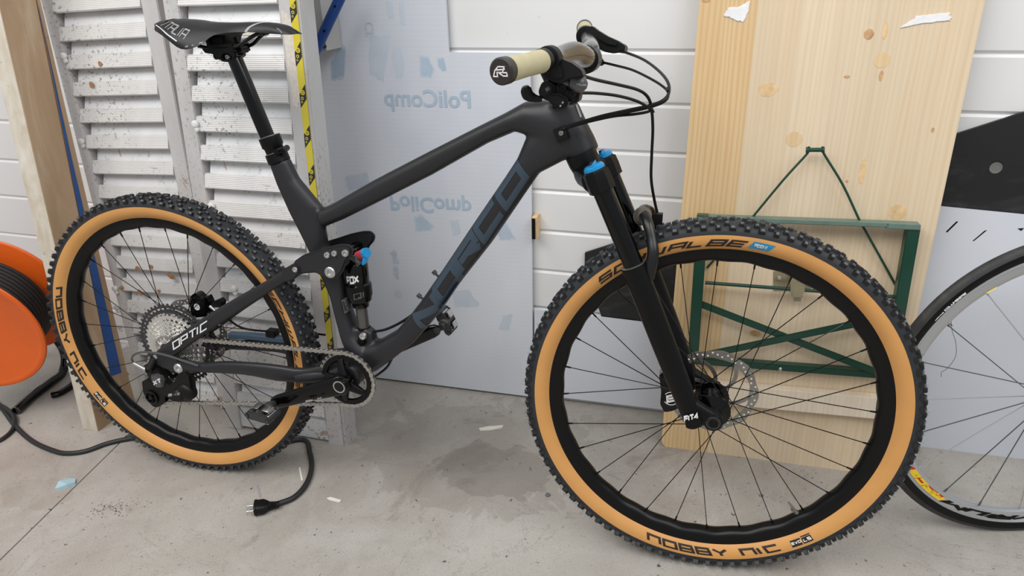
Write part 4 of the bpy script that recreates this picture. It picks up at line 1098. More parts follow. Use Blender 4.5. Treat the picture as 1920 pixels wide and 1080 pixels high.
# saddle: stations along its length  (x from the side view, widths from the type of saddle)
top = [(0.1381,-0.046,1.1055),(0.1363,-0.03,1.1102),(0.1584,-0,1.1128),(0.1584,-0,1.1128),(0.2031,-0,1.1105),(0.2404,-0,1.1063),(0.2878,-0,1.1051),(0.3334,-0,1.1059),(0.3706,-0,1.1048),(0.4056,-0,1.0998),(0.4222,-0,1.0921),(0.4273,-0,1.0863)]
xs_ = [p[0] for p in top]; zt_ = [p[2] for p in top]
hw = [.046, .058, .068, .062, .044, .031, .025, .0225, .0205, .0145, .004]
bot = [(0.1358,-0.046,1.0907),(0.167,-0.058,1.0792),(0.2096,-0.066,1.0581),(0.246,-0.062,1.0639),(0.2709,-0.044,1.0827),(0.3082,-0.031,1.0877),(0.3483,-0.025,1.087),(0.3827,-0.022,1.0845),(0.4165,-0.02,1.083),(0.4301,-0.014,1.0833),(0.429,-0.003,1.0844)]
zb_ = [p[2] for p in bot]
b = BM(); R_ = []
xs_[0] = bot[0][0] - .001
for x, zt1, zb1, w_, bx_ in zip(xs_, zt_, zb_, hw, [p[0] for p in bot]):
    r_ = []
    H = zt1 - zb1
    out = [(-1.0, 0.0), (-1.03, .22), (-.97, .50), (-.80, .78), (-.52, .94), (-.22, 1.0), (0, .985), (.22, 1.0), (.52, .94), (.80, .78), (.97, .50), (1.03, .22), (1.0, 0.0), (.90, .10), (.75, .45), (.4, .66), (0, .70), (-.4, .66), (-.75, .45), (-.90, .10)]
    for (yy, zz_) in out:
        k = 1 - abs(zz_)
        r_.append(Vector((x + (bx_ - x) * max(0, (1 - zz_ / .8)) * (1 if abs(yy) > .5 else .6), yy * w_, zb1 + H * zz_)))
    R_.append(r_)
# resample lengthwise for a smooth shell
RR_ = []
for j in range(20):
    RR_.append(catmull([r_[j] for r_ in R_], 4))
R2 = [[RR_[j][i] for j in range(20)] for i in range(len(RR_[0]))]
rings(b, R2, True); bmesh.ops.recalc_face_normals(b, faces=b.faces)
sad_bvh = BVHTree.FromBMesh(b)
SAD = obj('saddle', b, M_saddle, BIKE)
def on_sad(x, z, lift=.0006):
    h = sad_bvh.ray_cast(Vector((x, -.2, z)), Vector((0, 1, 0)))
    return (h[0] + h[1] * lift) if h[0] is not None else Vector((x, -.06, z))
q = [(0.159,-0.055,1.0997),(0.2158,-0.066,1.0747),(0.1668,-0.05,1.1083),(0.2224,-0.062,1.0919)]
b = BM(); stroke_text(b, 'ITALIA', quad_fn(q[0], q[1], q[2], q[3], on_sad), th=.13, gap=.16, step=.1, across=2); obj('saddle_lettering', b, M_greyp, SAD, smooth=False)
q = [(0.2201,-0.066,1.0606),(0.2526,-0.066,1.0675),(0.2209,-0.066,1.064),(0.2533,-0.066,1.0709)]
b = BM(); stroke_text(b, 'SLR', quad_fn(q[0], q[1], q[2], q[3], on_sad), th=.22, gap=1.4, step=.2); obj('saddle_lettering', b, M_greyp, SAD, smooth=False)
def strip(P_, Q_, surf, m_, name, n=14):
    b = BM(); prev = None
    A_, B_ = catmull(P_, n), catmull(Q_, n)
    for a_, c_ in zip(A_, B_):
        cur = []
        for j in range(5):
            p = a_.lerp(c_, j / 4); cur.append(b.verts.new(surf(p.x, p.z)))
        if prev:
            for j in range(4): b.faces.new((prev[j], prev[j + 1], cur[j + 1], cur[j]))
        prev = cur
    return obj(name, b, m_, SAD, smooth=False)
strip([(0.144,-0.05,1.1011),(0.1644,-0.05,1.0932),(0.2026,-0.05,1.0716)], [(0.1443,-0.05,1.1024),(0.1653,-0.05,1.0942),(0.2041,-0.05,1.0728)], on_sad, M_whitep, 'saddle_piping')
strip([(0.3284,-0.024,1.088),(0.3348,-0.024,1.0966),(0.3491,-0.024,1.1033),(0.3626,-0.024,1.1051)], [(0.3345,-0.024,1.0879),(0.3406,-0.024,1.0956),(0.3549,-0.024,1.1023),(0.3696,-0.024,1.1045)], on_sad, M_greyp, 'saddle_stripe')
strip([(0.4235,-0.012,1.0952),(0.4299,-0.012,1.0914),(0.4328,-0.012,1.0866)], [(0.4265,-0.012,1.0957),(0.4323,-0.012,1.0914),(0.4345,-0.012,1.0866)], on_sad, M_greyp, 'saddle_stripe')
b = BM()
for s in (1, -1):
    pts = [(0.2179,-0.03,1.0624),(0.23,-0.024,1.0592),(0.2471,-0.022,1.0579),(0.2721,-0.022,1.0577),(0.2949,-0.022,1.0599),(0.3116,-0.02,1.0653),(0.3275,-0.016,1.0751),(0.343,-0.012,1.0828),(0.3558,-0.009,1.0856)]
    pipe(b, [(p[0], p[1] * s, p[2]) for p in pts], .0036, 10, 5)
obj('saddle_rail', b, M_gloss, SAD)
b = BM()
prism(b, [(p[0], p[2]) for p in [(0.2381,-0,1.0754),(0.275,-0,1.0834),(0.2725,-0,1.0634),(0.2352,-0,1.0612)]], -.020, .020, .003)
prism(b, [(p[0], p[2]) for p in [(0.2287,-0,1.0794),(0.238,-0,1.0814),(0.2441,-0,1.0673),(0.2331,-0,1.0632)]], -.024, .024, .002)
obj('saddle_underbody', b, M_matte, SAD)
b = BM()
prism(b, rnd([(p[0], p[2]) for p in [(0.2216,-0,1.0571),(0.2704,-0,1.0593),(0.2956,-0,1.0595),(0.2991,-0,1.0514),(0.2862,-0,1.0493),(0.2709,-0,1.0482),(0.2607,-0,1.0349),(0.2452,-0,1.047),(0.2276,-0,1.0489)]], .003), -.026, .026, .003)
prism(b, rnd([(p[0], p[2]) for p in [(0.2348,-0,1.0653),(0.297,-0,1.0675),(0.2956,-0,1.0595),(0.2331,-0,1.0571)]], .002), -.026, .026, .002)
for p in [(0.2417,-0,1.0419),(0.2984,-0,1.0544)]: lathe(b, Vector(p) + Vector((0, -.012, 0)), (0, 1, 0), [(0, .0065), (.024, .0065)], 12)
rod(b, [(0.2419,-0,1.0367)][0], [(0.2441,-0,1.0541)][0], .0035); rod(b, [(0.2977,-0,1.0433)][0], [(0.2839,-0,1.0774)][0], .0035)
sc_ = obj('saddle_clamp', b, M_black, BIKE)
b = BM(); bolt(b, [(0.2763,-0.02,1.0417)][0], .0045, h=.003); obj('clamp_bolt', b, M_steel, sc_)
b = BM(); prism(b, rnd([(p[0], p[2]) for p in [(0.2454,-0,1.048),(0.2941,-0,1.0514),(0.2923,-0,1.0413),(0.2702,-0,1.0309),(0.2552,-0,1.0328)]], .004), -.017, .017, .003); obj('post_head', b, M_gloss, sc_)

# ---------------------------------------------------------------- rear suspension
def stay(name, U, L, wd, yc, m_, p=2.6, n=16):
    """a tube whose outline follows two edges; yc sideways position per station (negative is the near side)"""
    b = BM(); U_, L_ = catmull(U, 4), catmull(L, 4); k = len(U_); R_ = []
    for i, (a, c_) in enumerate(zip(U_, L_)):
        t = i / (k - 1) * (len(yc) - 1); j = min(int(t), len(yc) - 2); f_ = t - j; y = yc[j] * (1 - f_) + yc[j + 1] * f_
        ctr = (a + c_) / 2; ctr.y = y; h_ = (a - c_) / 2; h_.y = 0; R_.append(ring(ctr, h_, Vector((0, wd, 0)), n, p))
    rings(b, R_, True); bmesh.ops.recalc_face_normals(b, faces=b.faces); return obj(name, b, m_, BIKE)
sU = [(-0.0155,-0.062,0.3726),(0.0404,-0.062,0.4127),(0.1331,-0.062,0.4743),(0.2227,-0.062,0.5295),(0.3068,-0.062,0.5778),(0.3614,-0.062,0.6122),(0.3916,-0.062,0.6319)]
sL = [(0.0274,-0.062,0.3629),(0.0631,-0.062,0.3849),(0.1441,-0.062,0.4427),(0.2313,-0.062,0.5),(0.3118,-0.062,0.5509),(0.371,-0.062,0.5888),(0.3982,-0.062,0.6062)]
st1 = stay('seat_stay', sU, sL, .0095, [-.064, -.063, -.060, -.056, -.052, -.049, -.047], M_frame)
mir = lambda L, dx=0, dz=0: [(p[0] + dx, -p[1], p[2] + dz) for p in L]
st2 = stay('seat_stay', mir(sU), mir(sL), .0095, [.064, .063, .060, .056, .052, .049, .047], M_frame)
cU = [(0.054,-0.06,0.3585),(0.1018,-0.06,0.354),(0.1612,-0.06,0.3661),(0.2357,-0.06,0.3741),(0.3071,-0.06,0.3756),(0.3693,-0.06,0.3725),(0.4258,-0.06,0.3877)]
cL = [(0.0506,-0.06,0.3293),(0.0969,-0.06,0.3304),(0.178,-0.06,0.3383),(0.2372,-0.06,0.3416),(0.3052,-0.06,0.3359),(0.3672,-0.06,0.3379),(0.4212,-0.06,0.3519)]
ch1 = stay('chain_stay', cU, cL, .0100, [-.062, -.062, -.061, -.060, -.056, -.048, -.042], M_frame)
ch2 = stay('chain_stay', mir(cU), mir(cL), .0100, [.062, .062, .061, .060, .056, .048, .042], M_frame)
b = BM(); stroke_text(b, 'OPTIC', quad_fn(*[(0.0429,-0.0735,0.3863),(0.1499,-0.0735,0.4541),(0.0447,-0.0735,0.4075),(0.1562,-0.0735,0.4775)], lambda x, z: Vector((x, -.0738, z))), th=.17, gap=.22)
obj('stay_lettering', b, M_whitep, st1, smooth=False)
def plate(name, pts, y0, y1, m_, bev=.002, rr=.004, parent=None):
    b = BM(); prism(b, rnd([(p[0], p[2]) for p in pts], rr), y0, y1, bev); return obj(name, b, m_, parent or BIKE)
dr = plate('dropout', [(-0.0374,-0.064,0.3591),(-0.0085,-0.064,0.3746),(0.0368,-0.064,0.3695),(0.0427,-0.064,0.3547),(0.0728,-0.064,0.3518),(0.0966,-0.064,0.3496),(0.0929,-0.064,0.3319),(0.0593,-0.064,0.3182),(0.0256,-0.064,0.3204),(-0.0185,-0.064,0.3328),(-0.0407,-0.064,0.3456)], -.070, -.056, M_frame)
dr2 = plate('dropout', mir([(-0.0374,-0.064,0.3591),(-0.0085,-0.064,0.3746),(0.0368,-0.064,0.3695),(0.0427,-0.064,0.3547),(0.0728,-0.064,0.3518),(0.0966,-0.064,0.3496),(0.0929,-0.064,0.3319),(0.0593,-0.064,0.3182),(0.0256,-0.064,0.3204),(-0.0185,-0.064,0.3328),(-0.0407,-0.064,0.3456)]), .056, .070, M_frame)
b = BM(); bolt(b, [(0.043,-0.07,0.3362)][0], .0125, h=.005); bolt(b, [(-0.0213,-0.07,0.3571)][0], .006, h=.001)
obj('pivot_bolt', b, M_alu, dr)
# yoke between chain stay and bottom bracket
b = BM()
for s in (-1, 1):
    pts = [Vector((p[0], p[1] * -s if s > 0 else p[1], p[2])) for p in [(0.3568,-0.046,0.3482),(0.3976,-0.043,0.3555),(0.4382,-0.036,0.3635),(0.4696,-0.034,0.3753)]]
    if s > 0: pts = [Vector((p.x, abs(p.y), p.z)) for p in pts]
    pipe(b, pts, [.0165, .0170, .0180, .0180], 14, 4)
pipe(b, [Vector((.400, -.040, .368)), Vector((.415, 0, .372)), Vector((.400, .040, .368))], .014, 12, 5)
obj('chain_stay_yoke', b, M_frame, BIKE)
# rocker link: two plates and bridge
rk = [(0.3883,-0.047,0.6324),(0.4154,-0.047,0.6505),(0.4394,-0.047,0.6585),(0.4711,-0.047,0.6707),(0.5044,-0.047,0.6799),(0.5229,-0.047,0.681),(0.5318,-0.047,0.6726),(0.5292,-0.047,0.6597),(0.5154,-0.047,0.6456),(0.5057,-0.047,0.6247),(0.4912,-0.047,0.6066),(0.4727,-0.047,0.5999),(0.4528,-0.047,0.6039),(0.4385,-0.047,0.6121),(0.4094,-0.047,0.6067),(0.3932,-0.047,0.6027),(0.3853,-0.047,0.6116)]
L1 = plate('rocker_link', rk, -.054, -.042, M_frame, .004, .006)
L2_ = plate('rocker_link', mir(rk), .042, .054, M_frame, .004, .006)
b = BM(); a_ = Vector([(0.396,-0,0.6196)][0]); 
rings(b, [ring(a_ + Vector((0, y, 0)), Vector((.012, 0, .004)), Vector((-.004, 0, .014)), 14) for y in (-.046, -.030, 0, .030, .046)])
obj('link_bridge', b, M_frame, BIKE)
b = BM()
prism(b, rnd([(p[0], p[2]) for p in [(0.3606,-0.047,0.6128),(0.3904,-0.047,0.629),(0.404,-0.047,0.6243),(0.4048,-0.047,0.6111),(0.3895,-0.047,0.595),(0.3642,-0.047,0.5838),(0.3541,-0.047,0.5963)]], .005), -.0585, -.036, .003)
prism(b, rnd([(p[0], p[2]) for p in mir([(0.3606,-0.047,0.6128),(0.3904,-0.047,0.629),(0.404,-0.047,0.6243),(0.4048,-0.047,0.6111),(0.3895,-0.047,0.595),(0.3642,-0.047,0.5838),(0.3541,-0.047,0.5963)])], .005), .036, .0585, .003)
cl_ = obj('stay_clevis', b, M_frame, BIKE)
b = BM(); bolt(b, [(0.3943,-0.0585,0.6172)][0], .0062, h=.003); obj('pivot_bolt', b, M_alu, cl_)
for p, r in (([(0.4735,-0.054,0.6557)][0], .0068), ([(0.4908,-0.054,0.6608)][0], .0064), ([(0.5164,-0.054,0.6637)][0], .0078), ([(0.4758,-0.054,0.6177)][0], .0125)):
    b = BM(); bolt(b, p, r, h=.0045); obj('pivot_bolt', b, M_alu, L1)
b = BM(); a_ = Vector([(0.4933,-0,0.6492)][0]); a_.y = 0
for y0, y1, r in ((-.042, -.034, .009), (-.033, -.028, .0105), (-.027, -.022, .009), (.022, .027, .009), (.028, .033, .0105), (.034, .042, .009), (-.022, .022, .008)):
    lathe(b, a_ + Vector((0, y0, 0)), (0, 1, 0), [(0, r), (y1 - y0, r)], 18)
obj('shock_axle', b, M_gloss, L1)
b = BM(); lathe(b, a_ + Vector((0, -.0285, 0)), (0, 1, 0), [(0, .0112), (.0012, .0112)], 18); obj('axle_washer', b, M_alu, L1)
# shock
A_, B_ = Vector([(0.5049,-0,0.6383)][0]), Vector([(0.5115,-0,0.4447)][0]); d_ = (B_ - A_).normalized(); LL = (B_ - A_).length
b = BM(); f_ = LL / 154
lathe(b, A_, d_, [(-.010, .008), (0, .012), (8 * f_, .020), (14 * f_, .0255), (44 * f_, .0255), (47 * f_, .024), (50 * f_, .0275), (72 * f_, .0275), (78 * f_, .0255), (80 * f_, .0255), (84 * f_, .020), (92 * f_, .018), (92 * f_, .013)], 30)
SH = obj('shock_body', b, M_gloss, BIKE)
b = BM(); lathe(b, A_ + d_ * (50 * f_), d_, [(0, .0279), (.002, .0282), (20 * f_, .0282), (21 * f_, .0279)], 30); obj('air_can_band', b, M_black, SH)
b = BM(); lathe(b, A_ + d_ * (90 * f_), d_, [(0, .0128), (44 * f_, .0128)], 24); obj('shock_shaft', b, M_shaft, SH)
b = BM(); lathe(b, A_ + d_ * (133 * f_), d_, [(-.002, .0148), (.008, .0148)], 20); lathe(b, B_ + Vector((0, -.013, 0)), (0, 1, 0), [(0, .0115), (.026, .0115)], 20)
for y in (-.022, .012): lathe(b, B_ + Vector((0, y, 0)), (0, 1, 0), [(0, .0085), (.004, .0100), (.010, .0085)], 18)
obj('lower_eyelet', b, M_black, SH)
b = BM(); q_ = [(0.5196,-0.022,0.4612)][0]; bolt(b, q_, .0082, h=.005); obj('pivot_bolt', b, M_alu, SH)
b = BM(); q = [(0.4988,-0.0255,0.6031),(0.5247,-0.0255,0.6093),(0.4998,-0.0255,0.5825),(0.5251,-0.0255,0.5888)]
def on_shock(x, z, r=.0260):
    p = Vector((x, 0, z)); t = (p - A_).dot(d_); cpt = A_ + d_ * t; o_ = (p - cpt); s_ = max(0, r * r - o_.length_squared); return cpt + o_ + Vector((0, -math.sqrt(s_), 0))
def patch_on(q, surf, m_, name, parent, n=8):
    b = BM(); fn = quad_fn(q[0], q[1], q[2], q[3], surf)
    g_ = [[b.verts.new(fn(i / n, j / n)) for j in range(n + 1)] for i in range(n + 1)]
    for i in range(n):
        for j in range(n): b.faces.new((g_[i][j], g_[i + 1][j], g_[i + 1][j + 1], g_[i][j + 1]))
    return obj(name, b, m_, parent, smooth=False)
b.free()
b = BM(); q = [(0.4941,-0.026,0.5809),(0.5214,-0.026,0.5868),(0.4936,-0.026,0.5991),(0.5207,-0.026,0.6043)]; stroke_text(b, 'FOX', quad_fn(q[0], q[1], q[2], q[3], on_shock), th=.26, step=.1); obj('shock_lettering', b, M_whitep, SH, smooth=False)
b = BM(); q = [(0.5104,-0.027,0.5485),(0.5313,-0.027,0.5533),(0.5106,-0.027,0.5621),(0.5313,-0.027,0.5669)]; stroke_text(b, 'QI', quad_fn(q[0], q[1], q[2], q[3], lambda x, z: on_shock(x, z, .0287)), th=.14, step=.1); obj('shock_lettering', b, M_grey, SH, smooth=False)
b = BM(); a_, c_ = [(0.5162,-0.004,0.6407),(0.5353,-0.012,0.651)]; rod(b, a_, c_, .010, n=18); obj('rebound_dial', b, M_red, SH)
b = BM(); p_ = [(0.536,-0.012,0.6511),(0.5429,-0.014,0.6535)]
rod(b, p_[0], p_[1], .0112, n=20); prism(b, rnd([(p[0], p[2]) for p in [(0.5361,-0.014,0.6482),(0.5449,-0.014,0.649),(0.5408,-0.014,0.632),(0.5353,-0.014,0.6267),(0.5303,-0.014,0.6274)]], .003), -.021, -.008, .002); obj('lockout_lever', b, M_bluean, SH)
b = BM(); p_ = [(0.4928,-0,0.6323),(0.5224,-0.016,0.6381)]; rod(b, p_[0], p_[1], .0085, n=16); p_ = [(0.5097,-0.012,0.6332),(0.5241,-0.016,0.6299)]; rod(b, p_[0], p_[1], .0055, n=12); obj('air_valve', b, M_steel, SH)

# ---------------------------------------------------------------- drivetrain
def gear(c_, nt, ro, rr, ri, y0, y1, name, m_, parent, M=None, holes=0, tip=.30):
    """toothed ring with real tooth gaps, optionally pierced by windows"""
    b = BM(); out = []
    for i in range(nt):
        a = 2 * PI * i / nt; s = 2 * PI / nt
        for da, r in ((-.5, rr), (-.28, rr), (-tip * .5, ro), (tip * .5, ro), (.28, rr)): out.append((a + da * s, r))
    n = len(out)
    R_ = [[Vector((c_.x + math.cos(a) * r, y, c_.z + math.sin(a) * r)) for a, r in out] for y in (y0, y1)]
    Ri = [[Vector((c_.x + math.cos(a) * ri, y, c_.z + math.sin(a) * ri)) for a, r in out] for y in (y1, y0)]
    rings(b, R_ + Ri, cap=False, closed=True); bmesh.ops.recalc_face_normals(b, faces=b.faces)
    return obj(name, b, m_, parent, M, smooth=False)
cogs = [51, 45, 39, 33, 28, 24, 21, 18, 16, 14, 12, 10]
cC = Vector((0, 0, R0))
b = BM(); lathe(b, cC + Vector((0, -.022, 0)), (0, -1, 0), [(0, .030), (.034, .017), (.036, .010)], 28)
for k in range(6):
    aa = 2 * PI * k / 6 + .3; d0 = Vector((math.cos(aa), 0, math.sin(aa)))
    for (r0_, r1_, y_) in ((.018, .092, -.020),): rod(b, cC + d0 * r0_ + Vector((0, y_ - .008, 0)), cC + d0 * r1_ + Vector((0, y_, 0)), .0035, .0025, 6)
CAS = obj('cassette', b, M_dgrey, BIKE, RW)
for k, t in enumerate(cogs):
    ro = t * .0127 / (2 * PI) + .0028; y = -.0185 - .0032 * k
    w0 = .010 if k < 2 else (.0125 if k < 6 else .006)
    ri_ = max(.009, ro - (.011 if k < 2 else .014))
    gear(cC, t, ro, ro - .0052, ri_, y, y - .0018, 'sprocket', M_dgrey if k < 2 else M_cass, CAS)
    if k == 0:
        gear(cC, t, ro - .016, ro - .0162, ro - .0195, y, y - .0018, 'sprocket_web', M_dgrey, CAS)
        bb_ = BM()
        for j in range(22):
            a = 2 * PI * j / 22; d0 = Vector((math.cos(a), 0, math.sin(a))); rod(bb_, cC + d0 * (ro - .018) + Vector((0, y - .0009, 0)), cC + d0 * (ro - .009) + Vector((0, y - .0009, 0)), .0018, n=6)
        obj('sprocket_web', bb_, M_dgrey, CAS)
# chainset
cX = Vector((.4850, 0, .3625))
b = BM(); lathe(b, cX + Vector((0, -.062, 0)), (0, 1, 0), [(0, .016), (.020, .016), (.022, .021), (.104, .021), (.106, .016), (.124, .016)], 28); lathe(b, cX + Vector((0, -.074, 0)), (0, 1, 0), [(0, .013), (.148, .013)], 20)
AXL = obj('crank_axle', b, M_black, BIKE)
CR = gear(cX, 32, .0690, .0625, .0560, -.0515, -.0475, 'chainring', M_steel, BIKE)
b = BM(); revolve(b, cX, [(.0610, -.0535), (.0610, -.0465), (.0500, -.0465), (.0480, -.0500), (.0500, -.0535)], 64, closed=True)
for k in range(4):
    aa = math.radians((100, 172, -32, 262)[k]); d0 = Vector((math.cos(aa), 0, math.sin(aa))); e0 = Vector((-math.sin(aa), 0, math.cos(aa)))
    rings(b, [ring(cX + d0 * r + Vector((0, y, 0)), e0 * w_, Vector((0, h_, 0)), 12, 2.6) for r, y, w_, h_ in ((.014, -.060, .014, .010), (.028, -.0585, .010, .008), (.042, -.056, .0075, .006), (.054, -.0515, .0065, .004))])
obj('spider', b, M_black, CR)
b = BM(); bolt(b, [(0.5257,-0.054,0.3621)][0], .0045, h=.003); obj('chainring_bolt', b, M_steel, CR)
# near crank arm
def crank(name, sgn, pe, y_in, y_out):
    b = BM(); c0 = cX + Vector((0, sgn * y_in, 0)); c1 = Vector((pe[0], sgn * y_out, pe[2])); d0 = (c1 - c0).normalized(); e0 = d0.cross(Vector((0, 1, 0))).normalized()
    st_ = [(0, .0240, .010), (.025, .0220, .0105), (.06, .0195, .0100), (.10, .0180, .0090), (.145, .0168, .0078), (.168, .0160, .0075), (.180, .0135, .0070), (.186, .008, .005)]
    rings(b, [ring(c0 + d0 * s_ - d0 * .0, e0 * w_, Vector((0, h_, 0)), 20, 3.0) for s_, w_, h_ in [(-.020, .010, .006), (-.012, .019, .009)] + st_])
    bmesh.ops.recalc_face_normals(b, faces=b.faces)
    lathe(b, c0 + Vector((0, -sgn * .018, 0)), (0, sgn, 0), [(0, .0205), (.024, .0205), (.029, .0180)], 28)
    return obj(name, b, M_gloss, BIKE), c0, c1, d0, e0
CA, c0, c1, d0, e0 = crank('crank_arm', -1, [(0.3188,-0.092,0.3009)][0], .074, .092)
b = BM(); lathe(b, c0 + Vector((0, -.010, 0)), (0, -1, 0), [(0, .0145), (.0018, .0145), (.0022, .0135), (.0018, .0118), (0, .0116)], 28); obj('axle_end_ring', b, M_chrome, CA)
b = BM(); lathe(b, c0 + Vector((0, -.0095, 0)), (0, -1, 0), [(0, .0117), (.0012, .0117), (.0012, .0085), (-.004, .0080)], 24); obj('axle_bore', b, M_matte, CA)
b = BM(); q = [(0.4069,-0.094,0.3195),(0.4453,-0.09,0.3344),(0.4091,-0.094,0.326),(0.4472,-0.09,0.3387)]
stroke_text(b, 'SLX', lambda u, v: Vector(q[0]).lerp(Vector(q[1]), u).lerp(Vector(q[2]).lerp(Vector(q[3]), u), v) + Vector((0, -.0075, 0)), th=.3, step=.2); obj('crank_lettering', b, M_greyp, CA, smooth=False)
CB, k0, k1, kd, ke = crank('crank_arm', 1, [(0.6549,0.092,0.4465)][0], .074, .092)
b = BM(); p_ = Vector([(0.6501,0.084,0.4428)][0]); lathe(b, p_, (0, -1, 0), [(0, .0085), (.0008, .0085), (.0008, .006), (-.001, .006)], 18); obj('pedal_thread', b, M_dgrey, CB)
b = BM(); q = [(0.6185,0.084,0.4223),(0.6363,0.084,0.4315),(0.6179,0.084,0.4359),(0.6357,0.084,0.445)]; stroke_text(b, 'IIICI', quad_fn(q[0], q[1], q[2], q[3], lambda x, z: Vector((x, .0838, z))), th=.16, step=.3, gap=.14); obj('crank_lettering', b, M_greyp, CB, smooth=False)
# pedals
def pedal(pc, sgn, tiltx, name='pedal'):
    b = BM(); c_ = Vector(pc); rod(b, c_, c_ + Vector((0, sgn * .022, 0)), .0078, .0085, 16); rod(b, c_ + Vector((0, sgn * .02, 0)), c_ + Vector((0, sgn * .064, 0)), .0105, .009, 16)
    lathe(b, c_ + Vector((0, sgn * .014, 0)), (0, sgn, 0), [(0, .010), (.004, .0135), (.012, .0135), (.016, .011)], 16)
    M_ = Matrix.Translation(c_ + Vector((0, sgn * .044, 0))) @ Matrix.Rotation(tiltx, 4, 'Y') @ Matrix.Diagonal((.88, .8, .9, 1))
    body = [(-.033, -.010), (-.026, -.013), (.026, -.013), (.033, -.010), (.033, .004), (.024, .010), (-.024, .010), (-.033, .004)]
    t = BM(); prism(t, body, -.026, -.019, .002); prism(t, body, .019, .026, .002)
    prism(t, [(-.036, -.006), (-.026, -.012), (-.022, -.004), (-.026, .004), (-.034, .003)], -.028, .028, .002); prism(t, [(.036, -.006), (.026, -.012), (.022, -.004), (.026, .004), (.034, .003)], -.028, .028, .002)
    me = bpy.data.meshes.new('t'); t.to_mesh(me); t.free(); me.transform(M_); b.from_mesh(me); bpy.data.meshes.remove(me)
    pb = obj(name, b, M_dgrey, BIKE)
    t = BM()
    for s in (-1.25, 1.25):
        prism(t, rnd([(-.026, s * .008 - .003), (-.008, s * .012 - .003), (-.006, s * .016 - .003), (-.024, s * .015 - .003)], .002), -.014, .014, .001)
        prism(t, rnd([(.026, s * .008 - .003), (.008, s * .012 - .003), (.006, s * .016 - .003), (.024, s * .015 - .003)], .002), -.014, .014, .001)
    lathe(t, (-.024, -.020, 0), (0, 1, 0), [(0, .006), (.040, .006)], 14); lathe(t, (.024, -.020, 0), (0, 1, 0), [(0, .006), (.040, .006)], 14)
    me = bpy.data.meshes.new('t'); t.to_mesh(me); t.free(); me.transform(M_); t = BM(); t.from_mesh(me); bpy.data.meshes.remove(me)
    obj('cleat_binding', t, M_chrome, pb)
pedal(Vector((c1.x, -.094, c1.z)), -1, .12)
pedal(Vector((k1.x, .094, k1.z)), 1, 1.15)
# derailleur
ten = Vector([(-0.0719,-0.05,0.2316)][0]); gui = Vector([(-0.0032,-0.055,0.3114)][0]); ten.y = gui.y = -.047
gear(ten, 13, .0255, .0215, .012, -.049, -.045, 'jockey_wheel', M_matte, BIKE); gear(gui, 13, .0255, .0215, .012, -.049, -.045, 'jockey_wheel', M_matte, BIKE)
b = BM(); lathe(b, ten + Vector((0, -.0125, 0)), (0, -1, 0), [(0, .0185), (.003, .0185), (.0035, .0165), (.003, .0145), (0, .0140)], 26)
for k in range(5):
    a_ = 2 * PI * k / 5; rod(b, ten + Vector((math.cos(a_) * .004, -.0135, math.sin(a_) * .004)), ten + Vector((math.cos(a_) * .0155, -.0135, math.sin(a_) * .0155)), .0016, n=6)
lathe(b, ten + Vector((0, -.012, 0)), (0, -1, 0), [(0, .0055), (.005, .0055), (.005, .002)], 12); obj('jockey_cover', b, M_gloss, BIKE)
DR = plate('derailleur_body', [(-0.0354,-0.084,0.3116),(-0.0199,-0.084,0.3168),(-0.0055,-0.084,0.3117),(-0.0006,-0.084,0.2994),(-0.0062,-0.084,0.2823),(-0.0263,-0.084,0.2777),(-0.0367,-0.084,0.2938)], -.084, -.064, M_grey, .003)
b = BM(); q = [(-0.0294,-0.084,0.2846),(-0.0042,-0.084,0.2973),(-0.0293,-0.084,0.2978),(-0.0062,-0.084,0.3087)]; stroke_text(b, 'XT', quad_fn(q[0], q[1], q[2], q[3], lambda x, z: Vector((x, -.0844, z))), th=.26); obj('derailleur_lettering', b, M_whitep, DR, smooth=False)
b = BM(); bolt(b, [(-0.0349,-0.084,0.3262)][0], .010, h=.003); rod(b, [(-0.0349,-0.084,0.3262)][0], [(-0.0284,-0.066,0.3498)][0], .009, n=14)
prism(b, rnd([(p[0], p[2]) for p in [(-0.0633,-0.072,0.3274),(-0.0412,-0.072,0.3394),(-0.0129,-0.072,0.3261),(0.0064,-0.072,0.288),(0.0743,-0.072,0.3276),(0.0724,-0.072,0.2764),(0.0474,-0.072,0.2471),(0.0064,-0.072,0.2403),(-0.0276,-0.072,0.2648),(-0.0467,-0.072,0.2916)]], .006), -.076, -.062, .003)
obj('derailleur_pivot', b, M_matte, DR)
b = BM(); a_ = Vector([(0.0506,-0.08,0.273)][0]); lathe(b, a_ + Vector((0, .020, 0)), (0, -1, 0), [(0, .024), (.014, .024), (.020, .020), (.024, .012)], 26)
a_ = Vector([(0.0337,-0.086,0.2648)][0]); lathe(b, a_ + Vector((0, .016, 0)), (0, -1, 0), [(0, .017), (.012, .017), (.018, .012), (.018, .004)], 22)
prism(b, rnd([(p[0], p[2]) for p in [(0.0287,-0.07,0.3109),(0.0647,-0.07,0.3337),(0.0767,-0.07,0.3182),(0.0726,-0.07,0.2709),(0.0453,-0.07,0.2456),(0.0269,-0.07,0.2754)]], .006), -.074, -.058, .003)
obj('clutch_housing', b, M_matte, DR)
cg = [(-0.0957,-0.06,0.27),(-0.0801,-0.06,0.28),(-0.0648,-0.06,0.2764),(-0.0391,-0.06,0.2623),(-0.027,-0.06,0.2522),(-0.0347,-0.06,0.2266),(-0.0462,-0.06,0.2124),(-0.0635,-0.06,0.2017),(-0.0768,-0.06,0.201),(-0.09,-0.06,0.2143),(-0.0991,-0.06,0.2375)]
b = BM(); prism(b, rnd([(p[0], p[2]) for p in cg], .004), -.058, -.054, .001); prism(b, rnd([(p[0], p[2]) for p in cg], .004), -.041, -.038, .001)
lathe(b, ten + Vector((0, -.0135, 0)), (0, 1, 0), [(0, .006), (.020, .006)], 14); obj('derailleur_cage', b, M_matte, DR)
